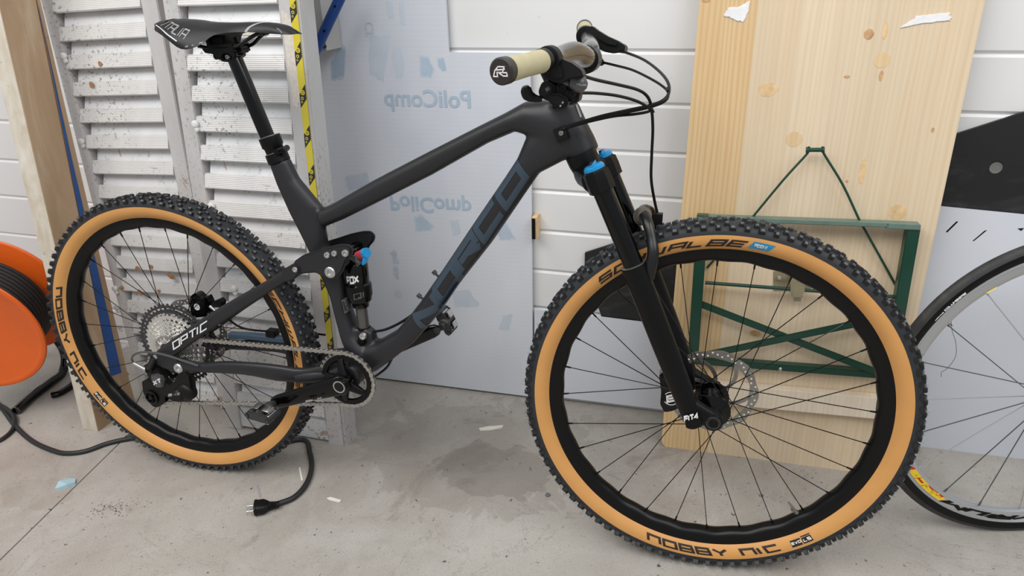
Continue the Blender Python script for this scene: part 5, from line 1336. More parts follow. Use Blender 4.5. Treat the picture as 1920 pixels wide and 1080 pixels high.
b = BM(); a_ = [(-0.0874,-0.074,0.3322),(-0.0481,-0.078,0.3211)]; pipe(b, [a_[0], a_[1]], [.0042, .0055], 12, 1); obj('cable_noodle', b, M_alu, DR)
b = BM()
pipe(b, [Vector(p) for p in [(0.1057,-0.074,0.3533),(0.0684,-0.076,0.3616),(0.0329,-0.08,0.3712),(-0.0074,-0.082,0.3757),(-0.0458,-0.082,0.3718),(-0.0727,-0.08,0.3606),(-0.0864,-0.078,0.3461),(-0.0874,-0.074,0.3322)]], .0026, 8, 6); obj('gear_cable', b, M_grey, BIKE)
b = BM(); prism(b, [(p[0], p[2]) for p in [(0.0118,-0.076,0.2689),(0.045,-0.076,0.2772),(0.0436,-0.076,0.2711),(0.0104,-0.076,0.2627)]], -.088, -.084); obj('derailleur_badge', b, M_greyp, DR, smooth=False)
# chain
def arc(c_, r, a0, a1, n=24): return [(c_.x + r * math.cos(math.radians(a0 + (a1 - a0) * i / n)), c_.z + r * math.sin(math.radians(a0 + (a1 - a0) * i / n))) for i in range(n + 1)]
path = arc(cC, .0305, 200, 86) + arc(cX, .0658, 93, -98, 60) + arc(ten, .0235, -82, -245) + arc(gui, .0235, -60, 50) + arc(cC, .0305, 290, 200)
P_ = [Vector((x, 0, z)) for x, z in path]; S_ = [0]
for a_, c_ in zip(P_[:-1], P_[1:]): S_.append(S_[-1] + (c_ - a_).length)
tot = S_[-1]; NL = int(round(tot / .0127 / 2)) * 2; pit = tot / NL
def at_s(s):
    for i in range(len(S_) - 1):
        if s <= S_[i + 1] or i == len(S_) - 2:
            t = (s - S_[i]) / max(1e-9, S_[i + 1] - S_[i]); return P_[i].lerp(P_[i + 1], t)
def chain_y(x): return -.046 - .004 * max(0, min(1, x / .48))
b = BM()
for i in range(NL):
    a_, c_ = at_s(i * pit), at_s(min(tot, (i + 1) * pit)); d0 = (c_ - a_)
    if d0.length < 1e-6: continue
    u_ = d0.normalized(); n_ = Vector((-u_.z, 0, u_.x)); m_ = (a_ + c_) / 2
    outer = i % 2; hw_ = .0030 if outer else .0019; t_ = .0010
    yc = chain_y(m_.x)
    prof = []
    for (s_, h_) in ((-.5, .0), (-.62, .55), (-.5, 1.0), (-.36, .95), (0, .62), (.36, .95), (.5, 1.0), (.62, .55), (.5 + .14, 0), (.62, -.55), (.5, -1.0), (.36, -.95), (0, -.62), (-.36, -.95), (-.5, -1.0), (-.62, -.55)):
        if (s_, h_) == (-.5, .0): s_ = -.64
        prof.append((s_ * .0127, h_ * .0047))
    for sd in (-1, 1):
        y0_ = yc + sd * hw_
        R_ = [[m_ + u_ * p + n_ * q_ + Vector((0, y, 0)) for p, q_ in prof] for y in (y0_ - t_ / 2, y0_ + t_ / 2)]
        rings(b, R_, True)
    if outer:
        for e_ in (a_, c_): lathe(b, Vector((e_.x, yc - .0042, e_.z)), (0, 1, 0), [(0, .0018), (.0084, .0018)], 8)
    lathe(b, Vector((a_.x, yc - .0018, a_.z)), (0, 1, 0), [(0, .0038), (.0036, .0038)], 8)
bmesh.ops.recalc_face_normals(b, faces=b.faces)
obj('chain', b, M_chain, BIKE, smooth=False, kind='stuff')
# rear brake
RB = plate('rear_brake', [(0.0178,0.045,0.4762),(0.0324,0.045,0.4876),(0.0427,0.045,0.4857),(0.0526,0.045,0.4752),(0.0661,0.045,0.4822),(0.0709,0.045,0.4684),(0.0757,0.045,0.4545),(0.0597,0.045,0.4356),(0.0422,0.045,0.4251),(0.0132,0.045,0.4192),(0.0114,0.045,0.4395)], .030, .056, M_gloss, .003)
b = BM(); q = Vector([(0.0382,0.028,0.4538)][0]); lathe(b, q, (0, -1, 0), [(0, .0085), (.001, .0085), (.001, .0062), (0, .0062)], 20); obj('caliper_logo', b, M_whitep, RB)
b = BM(); prism(b, rnd([(p[0], p[2]) for p in [(0.0724,0.04,0.4649),(0.1022,0.04,0.4791),(0.1096,0.04,0.4713),(0.1038,0.04,0.4566),(0.0823,0.04,0.4545)]], .003), .034, .052, .002); rod(b, [(0.0189,0.04,0.4279)][0], [(0.0821,0.04,0.4227)][0], .003); obj('caliper_mount', b, M_matte, RB)
b = BM(); q_ = [(0.0756,0.03,0.4595),(0.0898,0.03,0.4481)]; rod(b, q_[0], q_[1], .0045, .0035, 12); obj('caliper_fitting', b, M_alu, RB)
b = BM(); pipe(b, [Vector(p) for p in [(0.0772,0.05,0.4357),(0.1038,0.055,0.415),(0.1354,0.06,0.3949),(0.2048,0.06,0.395),(0.2979,0.058,0.4065),(0.3763,0.05,0.4119)]], .0026, 8, 6); obj('brake_hose', b, M_cable, BIKE)
b = BM()
for p in [(0.2216,0.06,0.3957)]: box(b, Vector(p) + Vector((-.012, -.012, -.010)), Vector(p) + Vector((.012, .010, .006))); bevel_all(b, .002)
obj('hose_clip', b, M_matte, BIKE)
b = BM(); rings(b, [ring(Vector(p), Vector((0, 0, .0085)), Vector((0, .0103, 0)), 12, 3) for p in [(0.0938,0.061,0.3699),(0.1553,0.06,0.3754),(0.2181,0.059,0.3783),(0.2728,0.057,0.3822)]]); obj('stay_protector', b, mat('slate_protector', (66, 84, 102), .45), ch2, label='slate blue chainstay protector')

# ---------------------------------------------------------------- fork (built straight, then turned with the steering)
L_near = [(1.0383,-0.065,0.7989),(1.0998,-0.065,0.6636),(1.1125,-0.065,0.6387),(1.1884,-0.065,0.4606),(1.2173,-0.065,0.3885),(1.2348,-0.065,0.3658)]
def leg(sgn):
    Q = [Vector((p[0], p[1] * sgn, p[2])) for p in L_near]
    b = BM(); rod(b, Q[0] - (Q[1] - Q[0]).normalized() * .01, Q[2], .0180, n=28); s_ = obj('stanchion', b, M_gloss, BIKE, SM)
    b = BM(); dd = (Q[3] - Q[1]).normalized(); a_ = Q[1]; Lg = (Q[5] - Q[1]).length
    lathe(b, a_, dd, [(0, .0195), (.001, .0228), (.022, .0228), (.032, .0222), (.15, .0218), (.24, .0205), (Lg - .030, .0190), (Lg - .012, .0180), (Lg - .004, .012)], 32)
    end = cF + Vector((0, -.062 * sgn, 0)); q_ = a_ + dd * (Lg - .035)
    rings(b, [ring(q_ + (Vector((end.x, q_.y, end.z)) - q_) * t, Vector((.010, 0, .018)) * (1 - .15 * t), Vector((0, .013 - .002 * t, 0)), 16, 2.6) for t in (0, .5, 1.0)])
    lathe(b, end + Vector((0, .014 * sgn, 0)), (0, -sgn, 0), [(0, .0175), (.026, .0175), (.028, .016)], 28)
    lo = obj('fork_lower', b, M_black, BIKE, SM)
    b = BM(); lathe(b, a_ - dd * .0015, dd, [(0, .0192), (.0008, .0218), (.0016, .0218)], 32); obj('wiper_seal', b, M_steel, lo)
    return s_, lo, Q, dd, end
s1, lo1, Q1, dd1, end1 = leg(1)
s2, lo2, Q2, dd2, end2 = leg(-1)
b = BM(); lathe(b, end1 + Vector((0, -.0125, 0)), (0, -1, 0), [(0, .0135), (.0015, .0135), (.002, .0115), (-.004, .0090)], 24)
obj('axle_cap', b, M_dgrey, lo1)
b = BM()
for k in range(20):
    a = 2 * PI * k / 20; box(b, (-.0004, -.0004, -.0012), (.0004, .0004, .0012), M=Matrix.Translation(end1 + Vector((.0100 * math.cos(a), -.0150, .0100 * math.sin(a)))) @ Matrix.Rotation(-a + PI / 2, 4, 'Y'))
obj('axle_cap_marks', b, M_grey, lo1, smooth=False, kind='stuff')
b = BM(); q = [(1.2124,-0.0715,0.3665),(1.2367,-0.0715,0.3767),(1.2112,-0.0715,0.3811),(1.2355,-0.0715,0.3901)]
prism(b, rnd([(p[0], p[2]) for p in [(1.2121,-0.07,0.3815),(1.238,-0.07,0.3941),(1.2461,-0.07,0.368),(1.2297,-0.07,0.3577),(1.2159,-0.07,0.3592)]], .005), -.086, -.055, .003); ft = obj('fork_foot', b, M_black, lo1)
b = BM(); stroke_text(b, 'FIT4', quad_fn([(1.2128,-0.087,0.3739)][0], [(1.2359,-0.087,0.3833)][0], [(1.2108,-0.087,0.3866)][0], [(1.2338,-0.087,0.3965)][0], lambda x, z: Vector((x, -.0866, z))), th=.28, gap=.14); obj('fork_lettering', b, M_whitep, lo1, smooth=False)
# crown with its two upper sockets
b = BM()
CR0 = Q1[0]; T1 = Vector([(1.0262,-0.065,0.8278)][0]); T2 = Vector((T1.x, -T1.y, T1.z)); ux = (T1 - Q1[1]).normalized()
for q_, t_ in ((Q1[0], T1), (Q2[0], T2)):
    lathe(b, q_ - ux * .006, ux, [(0, .0215), (.001, .0240), (.022, .0245), (.036, .0235), ((t_ - q_).length + .002, .0225), ((t_ - q_).length + .008, .0195)], 8)
mid = (T1 + T2) / 2; st0 = Vector([(0.9968,-0,0.834)][0])
rings(b, [ring(Vector((T1.x * k + (st0.x + .004) * (1 - k), y, T1.z * k + (st0.z - .022) * (1 - k) - .018 * k)), Vector((.020, 0, .009)), Vector((-.008, 0, .0185)), 16, 2.5) for y, k in ((-.062, .95), (-.045, .7), (-.022, .2), (0, 0), (.022, .2), (.045, .7), (.062, .95))])
hd = (Vector([(0.95,-0,0.9263)][0]) - st0).normalized()
lathe(b, st0 - hd * .034, hd, [(0, .020), (.015, .026), (.032, .0285), (.048, .0285)], 24)
CRN = obj('fork_crown', b, M_black, BIKE, SM)
for k, t_ in enumerate((T1, T2)):
    b = BM(); lathe(b, t_ + ux * .002, ux, [(0, .0185), (.005, .0185), (.007, .0165), (.009, .0150), (.010, .004)], 20)
    rings(b, [ring(t_ + ux * h, Vector((.004, 0, .006)) * 1.0, Vector((0, .018, 0)), 10, 3) for h in (.006, .013)])
    top_ = obj('fork_top_cap', b, M_bluean, CRN)
    b = BM(); lathe(b, t_ + ux * .010, ux, [(0, .005), (.006, .005), (.006, .002)], 10); obj('cap_screw', b, M_dgrey, CRN)
# brace arch
b = BM()
pts = [Vector(p) for p in [(1.1261,-0.062,0.6418),(1.1326,-0.06,0.6812),(1.1285,-0.05,0.7073),(1.1187,-0.036,0.734),(1.1094,-0.016,0.744)]]
pts = pts + [Vector((p.x + .002, -p.y, p.z)) for p in reversed(pts)]
pts.insert(5, Vector((pts[4].x, 0, pts[4].z + .002)))
pipe(b, pts, [.012, .0105, .0095, .0100, .0105, .0105, .0105, .0100, .0095, .0105, .012], 14, 5, p=2.6)
arch = obj('fork_arch', b, mat('arch_satin', (22, 22, 23), .3, spec=.4), BIKE, SM)
b = BM(); a_ = Vector([(1.1085,-0.012,0.74)][0]); sphere(b, a_, .017, (1, 1.1, 1.0), n=18); obj('arch_boss', b, mat('arch_boss', (84, 78, 72), .42), arch)
b = BM(); q_ = [(1.1374,0.02,0.7267)][0]; box(b, Vector(q_) + Vector((-.012, -.008, -.012)), Vector(q_) + Vector((.006, .008, .012))); bevel_all(b, .003); obj('hose_guide', b, M_matte, arch)
# front brake
FB = plate('front_brake', [(1.1594,0.05,0.3995),(1.1754,0.05,0.4135),(1.1867,0.05,0.4028),(1.1944,0.05,0.3856),(1.2036,0.05,0.3624),(1.2072,0.05,0.332),(1.191,0.05,0.3198),(1.1762,0.05,0.3153),(1.1663,0.05,0.3328),(1.1664,0.05,0.3613)], .040, .072, M_gloss, .004); FB.matrix_local = SM
b = BM(); q = [(1.1812,0.038,0.3402),(1.1956,0.038,0.3458),(1.1788,0.038,0.3571),(1.1932,0.038,0.3626)]; stroke_text(b, 'E', quad_fn(q[0], q[1], q[2], q[3], lambda x, z: Vector((x, .0392, z))), th=.26)
c_ = Vector([(1.1867,0.038,0.3507)][0])
for a0 in (35, 215):
    prev = None
    for i in range(12):
        a = math.radians(a0 + i * 10); cur = [b.verts.new((c_.x + math.cos(a) * r, .0392, c_.z + math.sin(a) * r)) for r in (.0135, .0152)]
        if prev: b.faces.new((prev[0], prev[1], cur[1], cur[0]))
        prev = cur
obj('caliper_logo', b, M_whitep, FB, smooth=False)
b = BM(); q_ = [(1.1659,0.05,0.4124),(1.1721,0.05,0.3865)]; rod(b, q_[0], q_[1], .0055, n=14); q_ = [(1.1721,0.05,0.3865),(1.1828,0.05,0.3708)]; rod(b, q_[0], q_[1], .0035, n=12); obj('caliper_fitting', b, M_alu, FB)

# ---------------------------------------------------------------- handlebar, stem, controls
gN, gi = [Vector(p) for p in [(0.9384,-0.365,1.0032),(0.9718,-0.25,1.0128)]]
ctr = Vector([(0.9963,-0,1.0063)][0])
gF_, gFi = [Vector(p) for p in [(0.9418,0.355,1.0594),(0.9583,0.255,1.0444)]]
b = BM()
pipe(b, [gN, gi, Vector([(0.975,-0.17,1.0155)][0]), Vector([(0.9882,-0.1,1.0199)][0]), Vector([(0.9976,-0.05,1.0121)][0]), ctr, Vector([(0.9949,0.05,1.0173)][0]), Vector([(0.9877,0.11,1.0261)][0]), Vector([(0.9741,0.18,1.0348)][0]), gFi, gF_],
     [.0111, .0111, .0135, .0165, .0178, .0178, .0178, .0150, .0125, .0111, .0111], 20, 6)
HB = obj('handlebar', b, mat('glossy_bar', (30, 28, 26), .22, coat=.5), BIKE, SM)
for a_, c_ in ((gN, gi), (gF_, gFi)):
    dd = (c_ - a_).normalized(); Lg = (c_ - a_).length * .94
    b = BM(); lathe(b, a_ + dd * .010, dd, [(0, .0155), (.004, .0160), (.02, .0158), (Lg * .5, .0152), (Lg - .014, .0158), (Lg - .006, .0158)], 28); gp = obj('grip', b, M_grip, BIKE, SM)
    b = BM(); lathe(b, a_ + dd * (Lg - .006), dd, [(0, .0165), (.010, .0165)], 28); obj('grip_collar', b, M_matte, gp)
    b = BM(); lathe(b, a_, dd, [(-.002, .0150), (0, .0172), (.012, .0172), (.013, .0160)], 28)
    obj('grip_collar', b, mat('grip_collar', (40, 36, 34), .4), gp)
dd = (gi - gN).normalized(); e1 = dd.cross(Vector((0, 0, 1))).normalized(); e2 = e1.cross(dd)
b = BM()
def capf(pts, w_=.0016):
    P2 = [gN - dd * .0026 + e1 * x + e2 * z for x, z in pts]
    for a_, c_ in zip(P2[:-1], P2[1:]):
        t_ = (c_ - a_).normalized(); n_ = t_.cross(dd) * w_ / 2
        vs_ = [b.verts.new(v_) for v_ in (a_ + n_ - t_ * w_ / 2, a_ - n_ - t_ * w_ / 2, c_ - n_ + t_ * w_ / 2, c_ + n_ + t_ * w_ / 2)]; b.faces.new(vs_)
sx = 1 if (e1.x > 0) else -1
for line in ([(-.010, -.006), (-.008, .001), (-.003, .006), (.006, .006), (.003, -.001), (-.005, -.001), (-.004, -.006), (-.010, -.006)], [(-.003, -.001), (.004, -.005), (.010, -.005), (.009, -.001), (.003, -.001)], [(-.005, .002), (.006, .003)]):
    capf([(x * sx, z) for x, z in line])
obj('cap_logo', b, M_whitep, HB, smooth=False)
# stem
stt = Vector([(0.9592,-0,0.9392)][0]); tp_s = stt + hd * .046
b = BM(); lathe(b, ctr + Vector((0, -.028, 0)), (0, 1, 0), [(0, .0205), (.002, .0235), (.054, .0235), (.056, .0205)], 28)
rings(b, [ring(ctr.lerp(tp_s, t), Vector((.0, .020, 0)), Vector((-.006, 0, .017)), 16, 2.8) for t in (.25, .6, 1.0)])
lathe(b, stt + hd * .022, hd, [(0, .0195), (.044, .0195), (.046, .016)], 24)
STM = obj('stem', b, M_black, BIKE, SM)
b = BM(); lathe(b, stt - hd * .006, hd, [(0, .0250), (.004, .0250), (.010, .0195), (.030, .0190)], 28); obj('headset_spacer', b, M_matte, STM)
b = BM()
for y in (-.020, .020): lathe(b, ctr + Vector((.013, y, .021)), (.3, 0, 1), [(-.006, .0032), (.002, .0032), (.002, .0014)], 10)
obj('stem_bolt', b, M_steel, STM)
# near brake lever clamp + shifter
def blk(bm, pts, t_, bev=.004): 
    """slanted block following two or more points with half sizes"""
    rings(bm, [ring(Vector(p), Vector((0, t1, 0)), Vector((0, 0, t2)), 14, 3.2) for p, t1, t2 in pts])
b = BM(); rp = gi.lerp(gN, -.05); lathe(b, rp, dd, [(0, .0150), (.001, .0185), (.013, .0185), (.014, .0150)], 24)
prism(b, rnd([(p[0], p[2]) for p in [(0.9622,-0.225,1.0263),(0.9667,-0.225,1.0313),(0.9729,-0.225,1.0306),(0.9837,-0.225,1.0242),(0.9962,-0.225,1.0129),(1.0069,-0.225,1.0094),(1.0208,-0.225,1.0002),(1.0249,-0.225,0.9916),(1.003,-0.225,0.9869),(0.9954,-0.225,0.981),(0.9815,-0.225,0.983),(0.9705,-0.225,0.9895),(0.9663,-0.225,1.0069)]], .003), -.240, -.206, .004)
prism(b, rnd([(p[0], p[2]) for p in [(0.9775,-0.24,1.0133),(0.9928,-0.24,1.0063),(0.9977,-0.24,0.9892),(0.9841,-0.24,0.9876),(0.9763,-0.24,0.9961)]], .003), -.245, -.235, .002)
BL = obj('brake_lever_body', b, M_matte, BIKE, SM)
b = BM(); rings(b, [ring(Vector(p), Vector((0, t1, 0)), Vector((0, 0, t1 * .5)), 10) for p, t1 in zip([(0.9631,-0.222,1.0263),(0.9724,-0.222,1.0227),(0.9818,-0.222,1.017),(0.9895,-0.222,1.0127)], (.005, .006, .006, .004))]); 
obj('reservoir_cap', b, M_black, BL)
b = BM(); rings(b, [ring(Vector(p), Vector((0, .012, 0)) * k, Vector((.003, 0, .013)) * k, 18) for p, k in zip([(0.9993,-0.212,0.9876),(1.0041,-0.212,0.9855),(1.0135,-0.212,0.9804),(1.0213,-0.212,0.9776),(1.0268,-0.212,0.9769)], (.35, .95, 1.0, .9, .3))]); obj('lever_pivot_cover', b, M_grey, BL)
b = BM(); q = [(1.0132,-0.225,0.9783),(1.027,-0.225,0.9771),(1.0131,-0.225,0.9809),(1.0269,-0.225,0.98)]; stroke_text(b, 'MAGURA', quad_fn(q[0], q[1], q[2], q[3], lambda x, z: Vector((x, -.2245, z))), th=.25); obj('lever_lettering', b, M_greyp, BL, smooth=False)
b = BM(); pipe(b, [Vector(p) for p in [(1.0066,-0.2,0.9959),(1.0237,-0.17,0.9924),(1.0326,-0.2,1.005),(1.0312,-0.26,1.0129),(1.0206,-0.31,1.0119)]], [.006, .0055, .005, .0045, .005], 10, 4); 
b.free()
b = BM()
prism(b, rnd([(p[0], p[2]) for p in [(0.9539,-0.195,0.9678),(0.9593,-0.195,0.9809),(0.9697,-0.195,0.984),(0.9825,-0.195,0.9819),(0.9985,-0.195,0.9761),(1.0162,-0.195,0.9673),(1.0143,-0.195,0.9536),(1.0072,-0.195,0.9504),(1.0007,-0.195,0.9549),(0.9848,-0.195,0.9531),(0.9735,-0.195,0.9528),(0.9572,-0.195,0.9587)]], .004), -.212, -.170, .005)
prism(b, rnd([(p[0], p[2]) for p in [(0.9712,-0.21,0.9647),(0.987,-0.21,0.968),(1.0014,-0.21,0.9592),(1.0001,-0.21,0.9471),(0.9891,-0.21,0.9438),(0.9795,-0.21,0.9482),(0.9714,-0.21,0.9541)]], .004), -.222, -.200, .004)
prism(b, rnd([(p[0], p[2]) for p in [(0.9599,-0.21,0.9781),(0.9725,-0.21,0.9827),(0.9805,-0.21,0.9769),(0.9792,-0.21,0.9648),(0.9665,-0.21,0.9601),(0.9585,-0.21,0.966)]], .003), -.220, -.208, .003)
for p in [(0.9919,-0.212,0.9734),(1.0062,-0.212,0.9655)]: bolt(b, p, .0055, h=.003)
pipe(b, [Vector(p) for p in [(0.977,-0.2,0.9837),(0.9764,-0.215,0.9919),(0.9759,-0.222,1.0011)]], [.010, .009, .009], 12, 4)
SF = obj('shifter', b, M_matte, BIKE, SM)
b = BM(); prism(b, rnd([(p[0], p[2]) for p in [(0.9663,-0.222,0.973),(0.9725,-0.222,0.9761),(0.9749,-0.222,0.9716),(0.9695,-0.222,0.9678)]], .002), -.2225, -.216, .001); obj('shifter_window', b, M_grey, SF)
b = BM(); pipe(b, [Vector(p) for p in [(0.9602,-0.21,0.9569),(0.95,-0.215,0.9587),(0.9419,-0.222,0.9636),(0.9395,-0.226,0.9714),(0.9391,-0.228,0.976)]], [.004, .006, .009, .0085, .005], 14, 5, flat=.6); obj('shift_paddle', b, M_matte, SF)
b = BM(); q = [(0.989,-0.21,0.9499),(0.9936,-0.21,0.9568),(0.9914,-0.21,0.9484),(0.996,-0.21,0.9553)]; stroke_text(b, 'II', quad_fn(q[0], q[1], q[2], q[3], lambda x, z: Vector((x, -.2226, z))), th=.2); obj('shifter_mark', b, M_greyp, SF, smooth=False)
# far side controls
b = BM(); df = (gFi - gF_).normalized(); lathe(b, gFi + df * .0, df, [(0, .014), (.001, .0195), (.016, .0195), (.017, .014)], 24)
prism(b, rnd([(p[0], p[2]) for p in [(0.9619,0.225,1.0585),(0.9767,0.225,1.0614),(0.9877,0.225,1.0534),(1.0072,0.225,1.0424),(1.0288,0.225,1.0335),(1.044,0.225,1.0245),(1.0425,0.225,1.0134),(1.0215,0.225,1.0103),(1.0033,0.225,1.0133),(0.9847,0.225,1.0233),(0.9713,0.225,1.0364)]], .003), .208, .242, .005)
prism(b, rnd([(p[0], p[2]) for p in [(0.9919,0.21,1.0464),(1.0112,0.21,1.0366),(1.0282,0.21,1.0306),(1.0264,0.21,1.0247),(1.0074,0.21,1.0286),(0.9901,0.21,1.0385)]], .002), .200, .210, .002)
BL2 = obj('brake_lever_body', b, M_matte, BIKE, SM)
b = BM(); pipe(b, [Vector(p) for p in [(0.9952,0.22,1.0405),(1.013,0.215,1.0325),(1.0296,0.22,1.0265),(1.04,0.25,1.0221),(1.0349,0.29,1.013),(1.0107,0.31,1.0167)]], [.0055, .0055, .0045, .004, .0045, .004], 10, 5, p=2.6); obj('brake_lever', b, M_matte, BL2)
b = BM(); rings(b, [ring(Vector(p), Vector((0, a1, 0)), Vector((0, 0, a2)), 12, 3) for p, a1, a2 in zip([(0.9876,0.19,1.0031),(0.9941,0.19,0.9991),(1.0006,0.19,0.9952),(1.0059,0.19,0.9932)], (.005, .010, .009, .004), (.005, .010, .008, .003))])
pipe(b, [Vector(p) for p in [(0.9884,0.2,1.0068),(0.9852,0.205,1.0187)]], .006, 10, 1); obj('dropper_remote', b, M_matte, BIKE, SM)
# cables
def cable(pts, r=.0026, name='cable_housing'):
    b = BM(); pipe(b, [Vector(p) for p in pts], r, 8, 7); return obj(name, b, M_cable, BIKE, SM)
cable([(1.0195,0.22,1.0175),(1.0446,0.2,1.013),(1.0829,0.14,1.0023),(1.1129,0.08,0.9872),(1.1322,0.03,0.9721),(1.1385,-0,0.9583),(1.1338,-0.02,0.9459),(1.1148,-0.03,0.9361),(1.0759,-0.035,0.927),(1.0317,-0.036,0.9164),(0.9911,-0.036,0.9038),(0.9662,-0.036,0.8959)], .0027, 'brake_hose')
cable([(1.0027,0.19,0.9942),(1.0319,0.16,0.9897),(1.0663,0.11,0.9845),(1.0988,0.06,0.9744),(1.1242,0.02,0.9638),(1.1373,-0.005,0.9535),(1.1325,-0.02,0.9407),(1.1064,-0.03,0.9307),(1.0586,-0.036,0.9197),(1.0139,-0.036,0.908),(0.97,-0.036,0.8942)], .0024)
cable([(1.0163,-0.19,0.9896),(1.0337,-0.15,0.9814),(1.0618,-0.1,0.9716),(1.0888,-0.06,0.9618),(1.1039,-0.04,0.9504),(1.1113,-0.025,0.932),(1.1158,-0.01,0.8951),(1.1165,0.005,0.8471),(1.1179,0.02,0.8017),(1.1259,0.03,0.7607),(1.1347,0.03,0.7311)], .0027, 'brake_hose')
cable([(1.0094,-0.175,0.9642),(1.0333,-0.14,0.9612),(1.0627,-0.1,0.9545),(1.0899,-0.06,0.9434),(1.1084,-0.035,0.9303),(1.1076,-0.03,0.9246),(1.0849,-0.03,0.9197),(1.0496,-0.034,0.9157),(1.0082,-0.034,0.9058),(0.9817,-0.034,0.8979),(0.9645,-0.036,0.8922)], .0025)
b = BM()
for p, r in (([(1.1379,-0.002,0.9559)][0], .0055), ([(1.1144,-0.026,0.9261)][0], .0065)): lathe(b, Vector(p) + Vector((-.004, 0, 0)), (1, 0, .6), [(0, r), (.005, r)], 12)
obj('cable_tie', b, M_matte, BIKE, SM)
b = BM()
pipe(b, [Vector(p) for p in [(0.533,-0,0.4632),(0.5625,-0,0.4722),(0.5934,-0,0.489),(0.6201,-0,0.5076),(0.6373,-0,0.5222)]], .0030, 8, 5)
pipe(b, [Vector(p) for p in [(0.5806,-0.01,0.4113),(0.5599,-0,0.3791),(0.534,0.01,0.3536),(0.5108,0.02,0.3336)]], .0028, 8, 5)
obj('frame_cable', b, M_cable, BIKE)

# ================================================================ ROAD BIKE WHEEL (right edge)
RR = .336
WH = empty('road_wheel', (1.9095, .2202, .0293 * 1.9095))
WH.rotation_euler = (Matrix.Rotation(.2789, 4, 'Z') @ Matrix.Rotation(-.0605, 4, 'X')).to_euler()
tag(WH, 'silver-rimmed road bicycle wheel with slick black tyre, cut off by the right edge', 'bicycle wheel')
cW = Vector((0, 0, RR)); nt0 = BM()
c = NT('worn_road_tyre', .6)
v = c.noise(c.mapped((1, 1, 1)), 30, 6, .7, .4)
c.l(c.ramp(v, [(.35, lin((30, 30, 31))), (.6, lin((48, 47, 46))), (.75, lin((74, 70, 66)))]), c.b.inputs['Base Color']); M_road = c.m
b = BM(); revolve(b, cW, [(.3080, -.0098), (.3130, -.0118), (.3200, -.0124), (.3240, -.0118)], 128); revolve(b, cW, [(.3080, .0098), (.3130, .0118), (.3200, .0124), (.3240, .0118)], 128)
wt = obj('tyre_casing', b, M_black, WH)
b = BM(); revolve(b, cW, [(.3240, -.0118), (.3290, -.0098), (.3335, -.0062), (.3358, -.002), (.3358, .002), (.3335, .0062), (.3290, .0098), (.3240, .0118)], 128); obj('slick_tread', b, M_road, wt)
nt0.free()
b = BM(); revolve(b, cW, [(.3100, -.0098), (.3085, -.0104), (.3070, -.0104), (.3064, -.0098), (.3052, -.0104), (.3036, -.0104), (.3030, -.0098), (.2930, -.0100), (.2880, -.0092), (.2835, -.0072), (.2820, -.003), (.2820, .003), (.2835, .0072), (.2930, .0100), (.3030, .0104), (.3100, .0098), (.3095, 0)], 128, closed=True)
wr = obj('rim', b, mat('polished_rim', (188, 190, 192), .28, metal=.75), WH)
def rarc(txt, a0, a1, r0, r1, m_, th, name, slant=0., gap=.2, parent=wr, y0=-.0104):
    b = BM()
    def fn(u, v):
        a = math.radians(a0 + (a1 - a0) * u + slant * (v - .5)); r = r0 + (r1 - r0) * v
        return cW + Vector((math.cos(a) * r, y0, math.sin(a) * r))
    stroke_text(b, txt, fn, th=th, gap=gap, step=.15); return obj(name, b, m_, parent, smooth=False)
b = BM(); prev = None
for i in range(17):
    a = math.radians(-146.5 + i * 22.5 / 16); cur = [b.verts.new(cW + Vector((math.cos(a) * r, -.01030, math.sin(a) * r))) for r in ((.2895 if i else .293), (.3015))]
    if prev: b.faces.new((prev[0], prev[1], cur[1], cur[0]))
    prev = cur
obj('red_sticker', b, M_redp, wr, smooth=False)
rarc('RACE', -124.5, -145.5, .2890, .3022, M_yel2, .34, 'yellow_rim_lettering', -2, y0=-.0107)
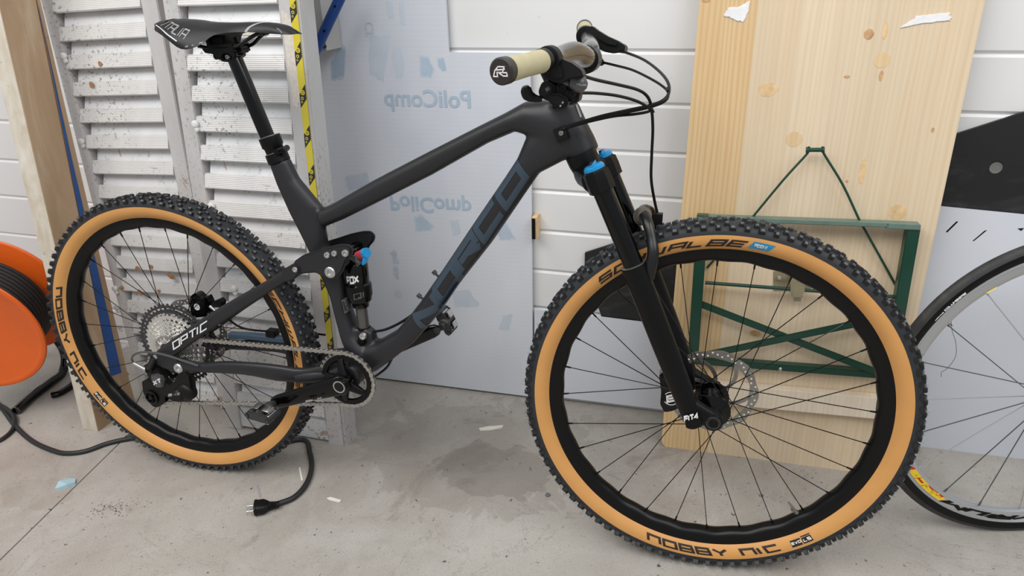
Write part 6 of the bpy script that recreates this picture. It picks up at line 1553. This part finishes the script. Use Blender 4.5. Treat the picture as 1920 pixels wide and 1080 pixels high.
rarc('KSYRIUM', -64, -122.0, .2885, .3018, M_black, .30, 'black_rim_lettering', -4)
rarc('MAXXIS', 147, 143.3, .3125, .3150, M_whitep, .26, 'white_tyre_lettering', parent=wt, y0=-.0127)
rarc('COLUMBIERE', 142.6, 134, .3120, .3165, M_whitep, .30, 'white_tyre_lettering', parent=wt, y0=-.0128)
for i in range(20):
    a = math.radians(-142.0 + 18 * i); s = -1 if i % 2 else 1
    pr = cW + Vector((math.cos(a) * .2825, 0, math.sin(a) * .2825)); ah = a + s * 1.1
    ph = cW + Vector((math.cos(ah) * .021, s * .026, math.sin(ah) * .021)); d0 = (ph - pr).normalized()
    b = BM(); rod(b, pr - d0 * .003, pr + d0 * .010, .0022, .0018, 8); rod(b, pr + d0 * .009, ph, .0011, n=6); obj('spoke', b, M_grey if i % 3 else M_alu, wr)
b = BM(); lathe(b, cW + Vector((0, -.05, 0)), (0, 1, 0), [(0, .008), (.008, .010), (.020, .012), (.022, .026), (.026, .026), (.030, .014), (.070, .014), (.074, .026), (.078, .026), (.082, .012), (.100, .008)], 24); obj('hub', b, M_alu, WH)
b = BM(); a = math.radians(126.5); d0 = Vector((math.cos(a), 0, math.sin(a))); e0 = Vector((-d0.z, 0, d0.x)); p = cW + d0 * .2840
rings(b, [ring(p + e0 * t, d0 * .002, Vector((0, .009, 0)), 8, 3) for t in (-.010, .010)]); obj('yellow_wear_label', b, M_yel2, wr)
b = BM(); a = math.radians(144.2); p = cW + Vector((math.cos(a) * .281, -.004, math.sin(a) * .281))
pipe(b, [p, p + Vector((.006, 0, -.02)), p + Vector((.018, 0, -.045)), p + Vector((.024, 0, -.075)), p + Vector((.014, 0, -.100)), p + Vector((.004, 0, -.110)), p + Vector((.006, 0, -.120))], .0005, 5, 5)
for k in range(5): rod(b, p + Vector((.001, 0, -.006)), p + Vector((random.uniform(-.008, .004), random.uniform(-.004, .004), -.006 + random.uniform(-.012, .012))), .0005, n=5)
obj('dried_stalk', b, M_dirt, wr)
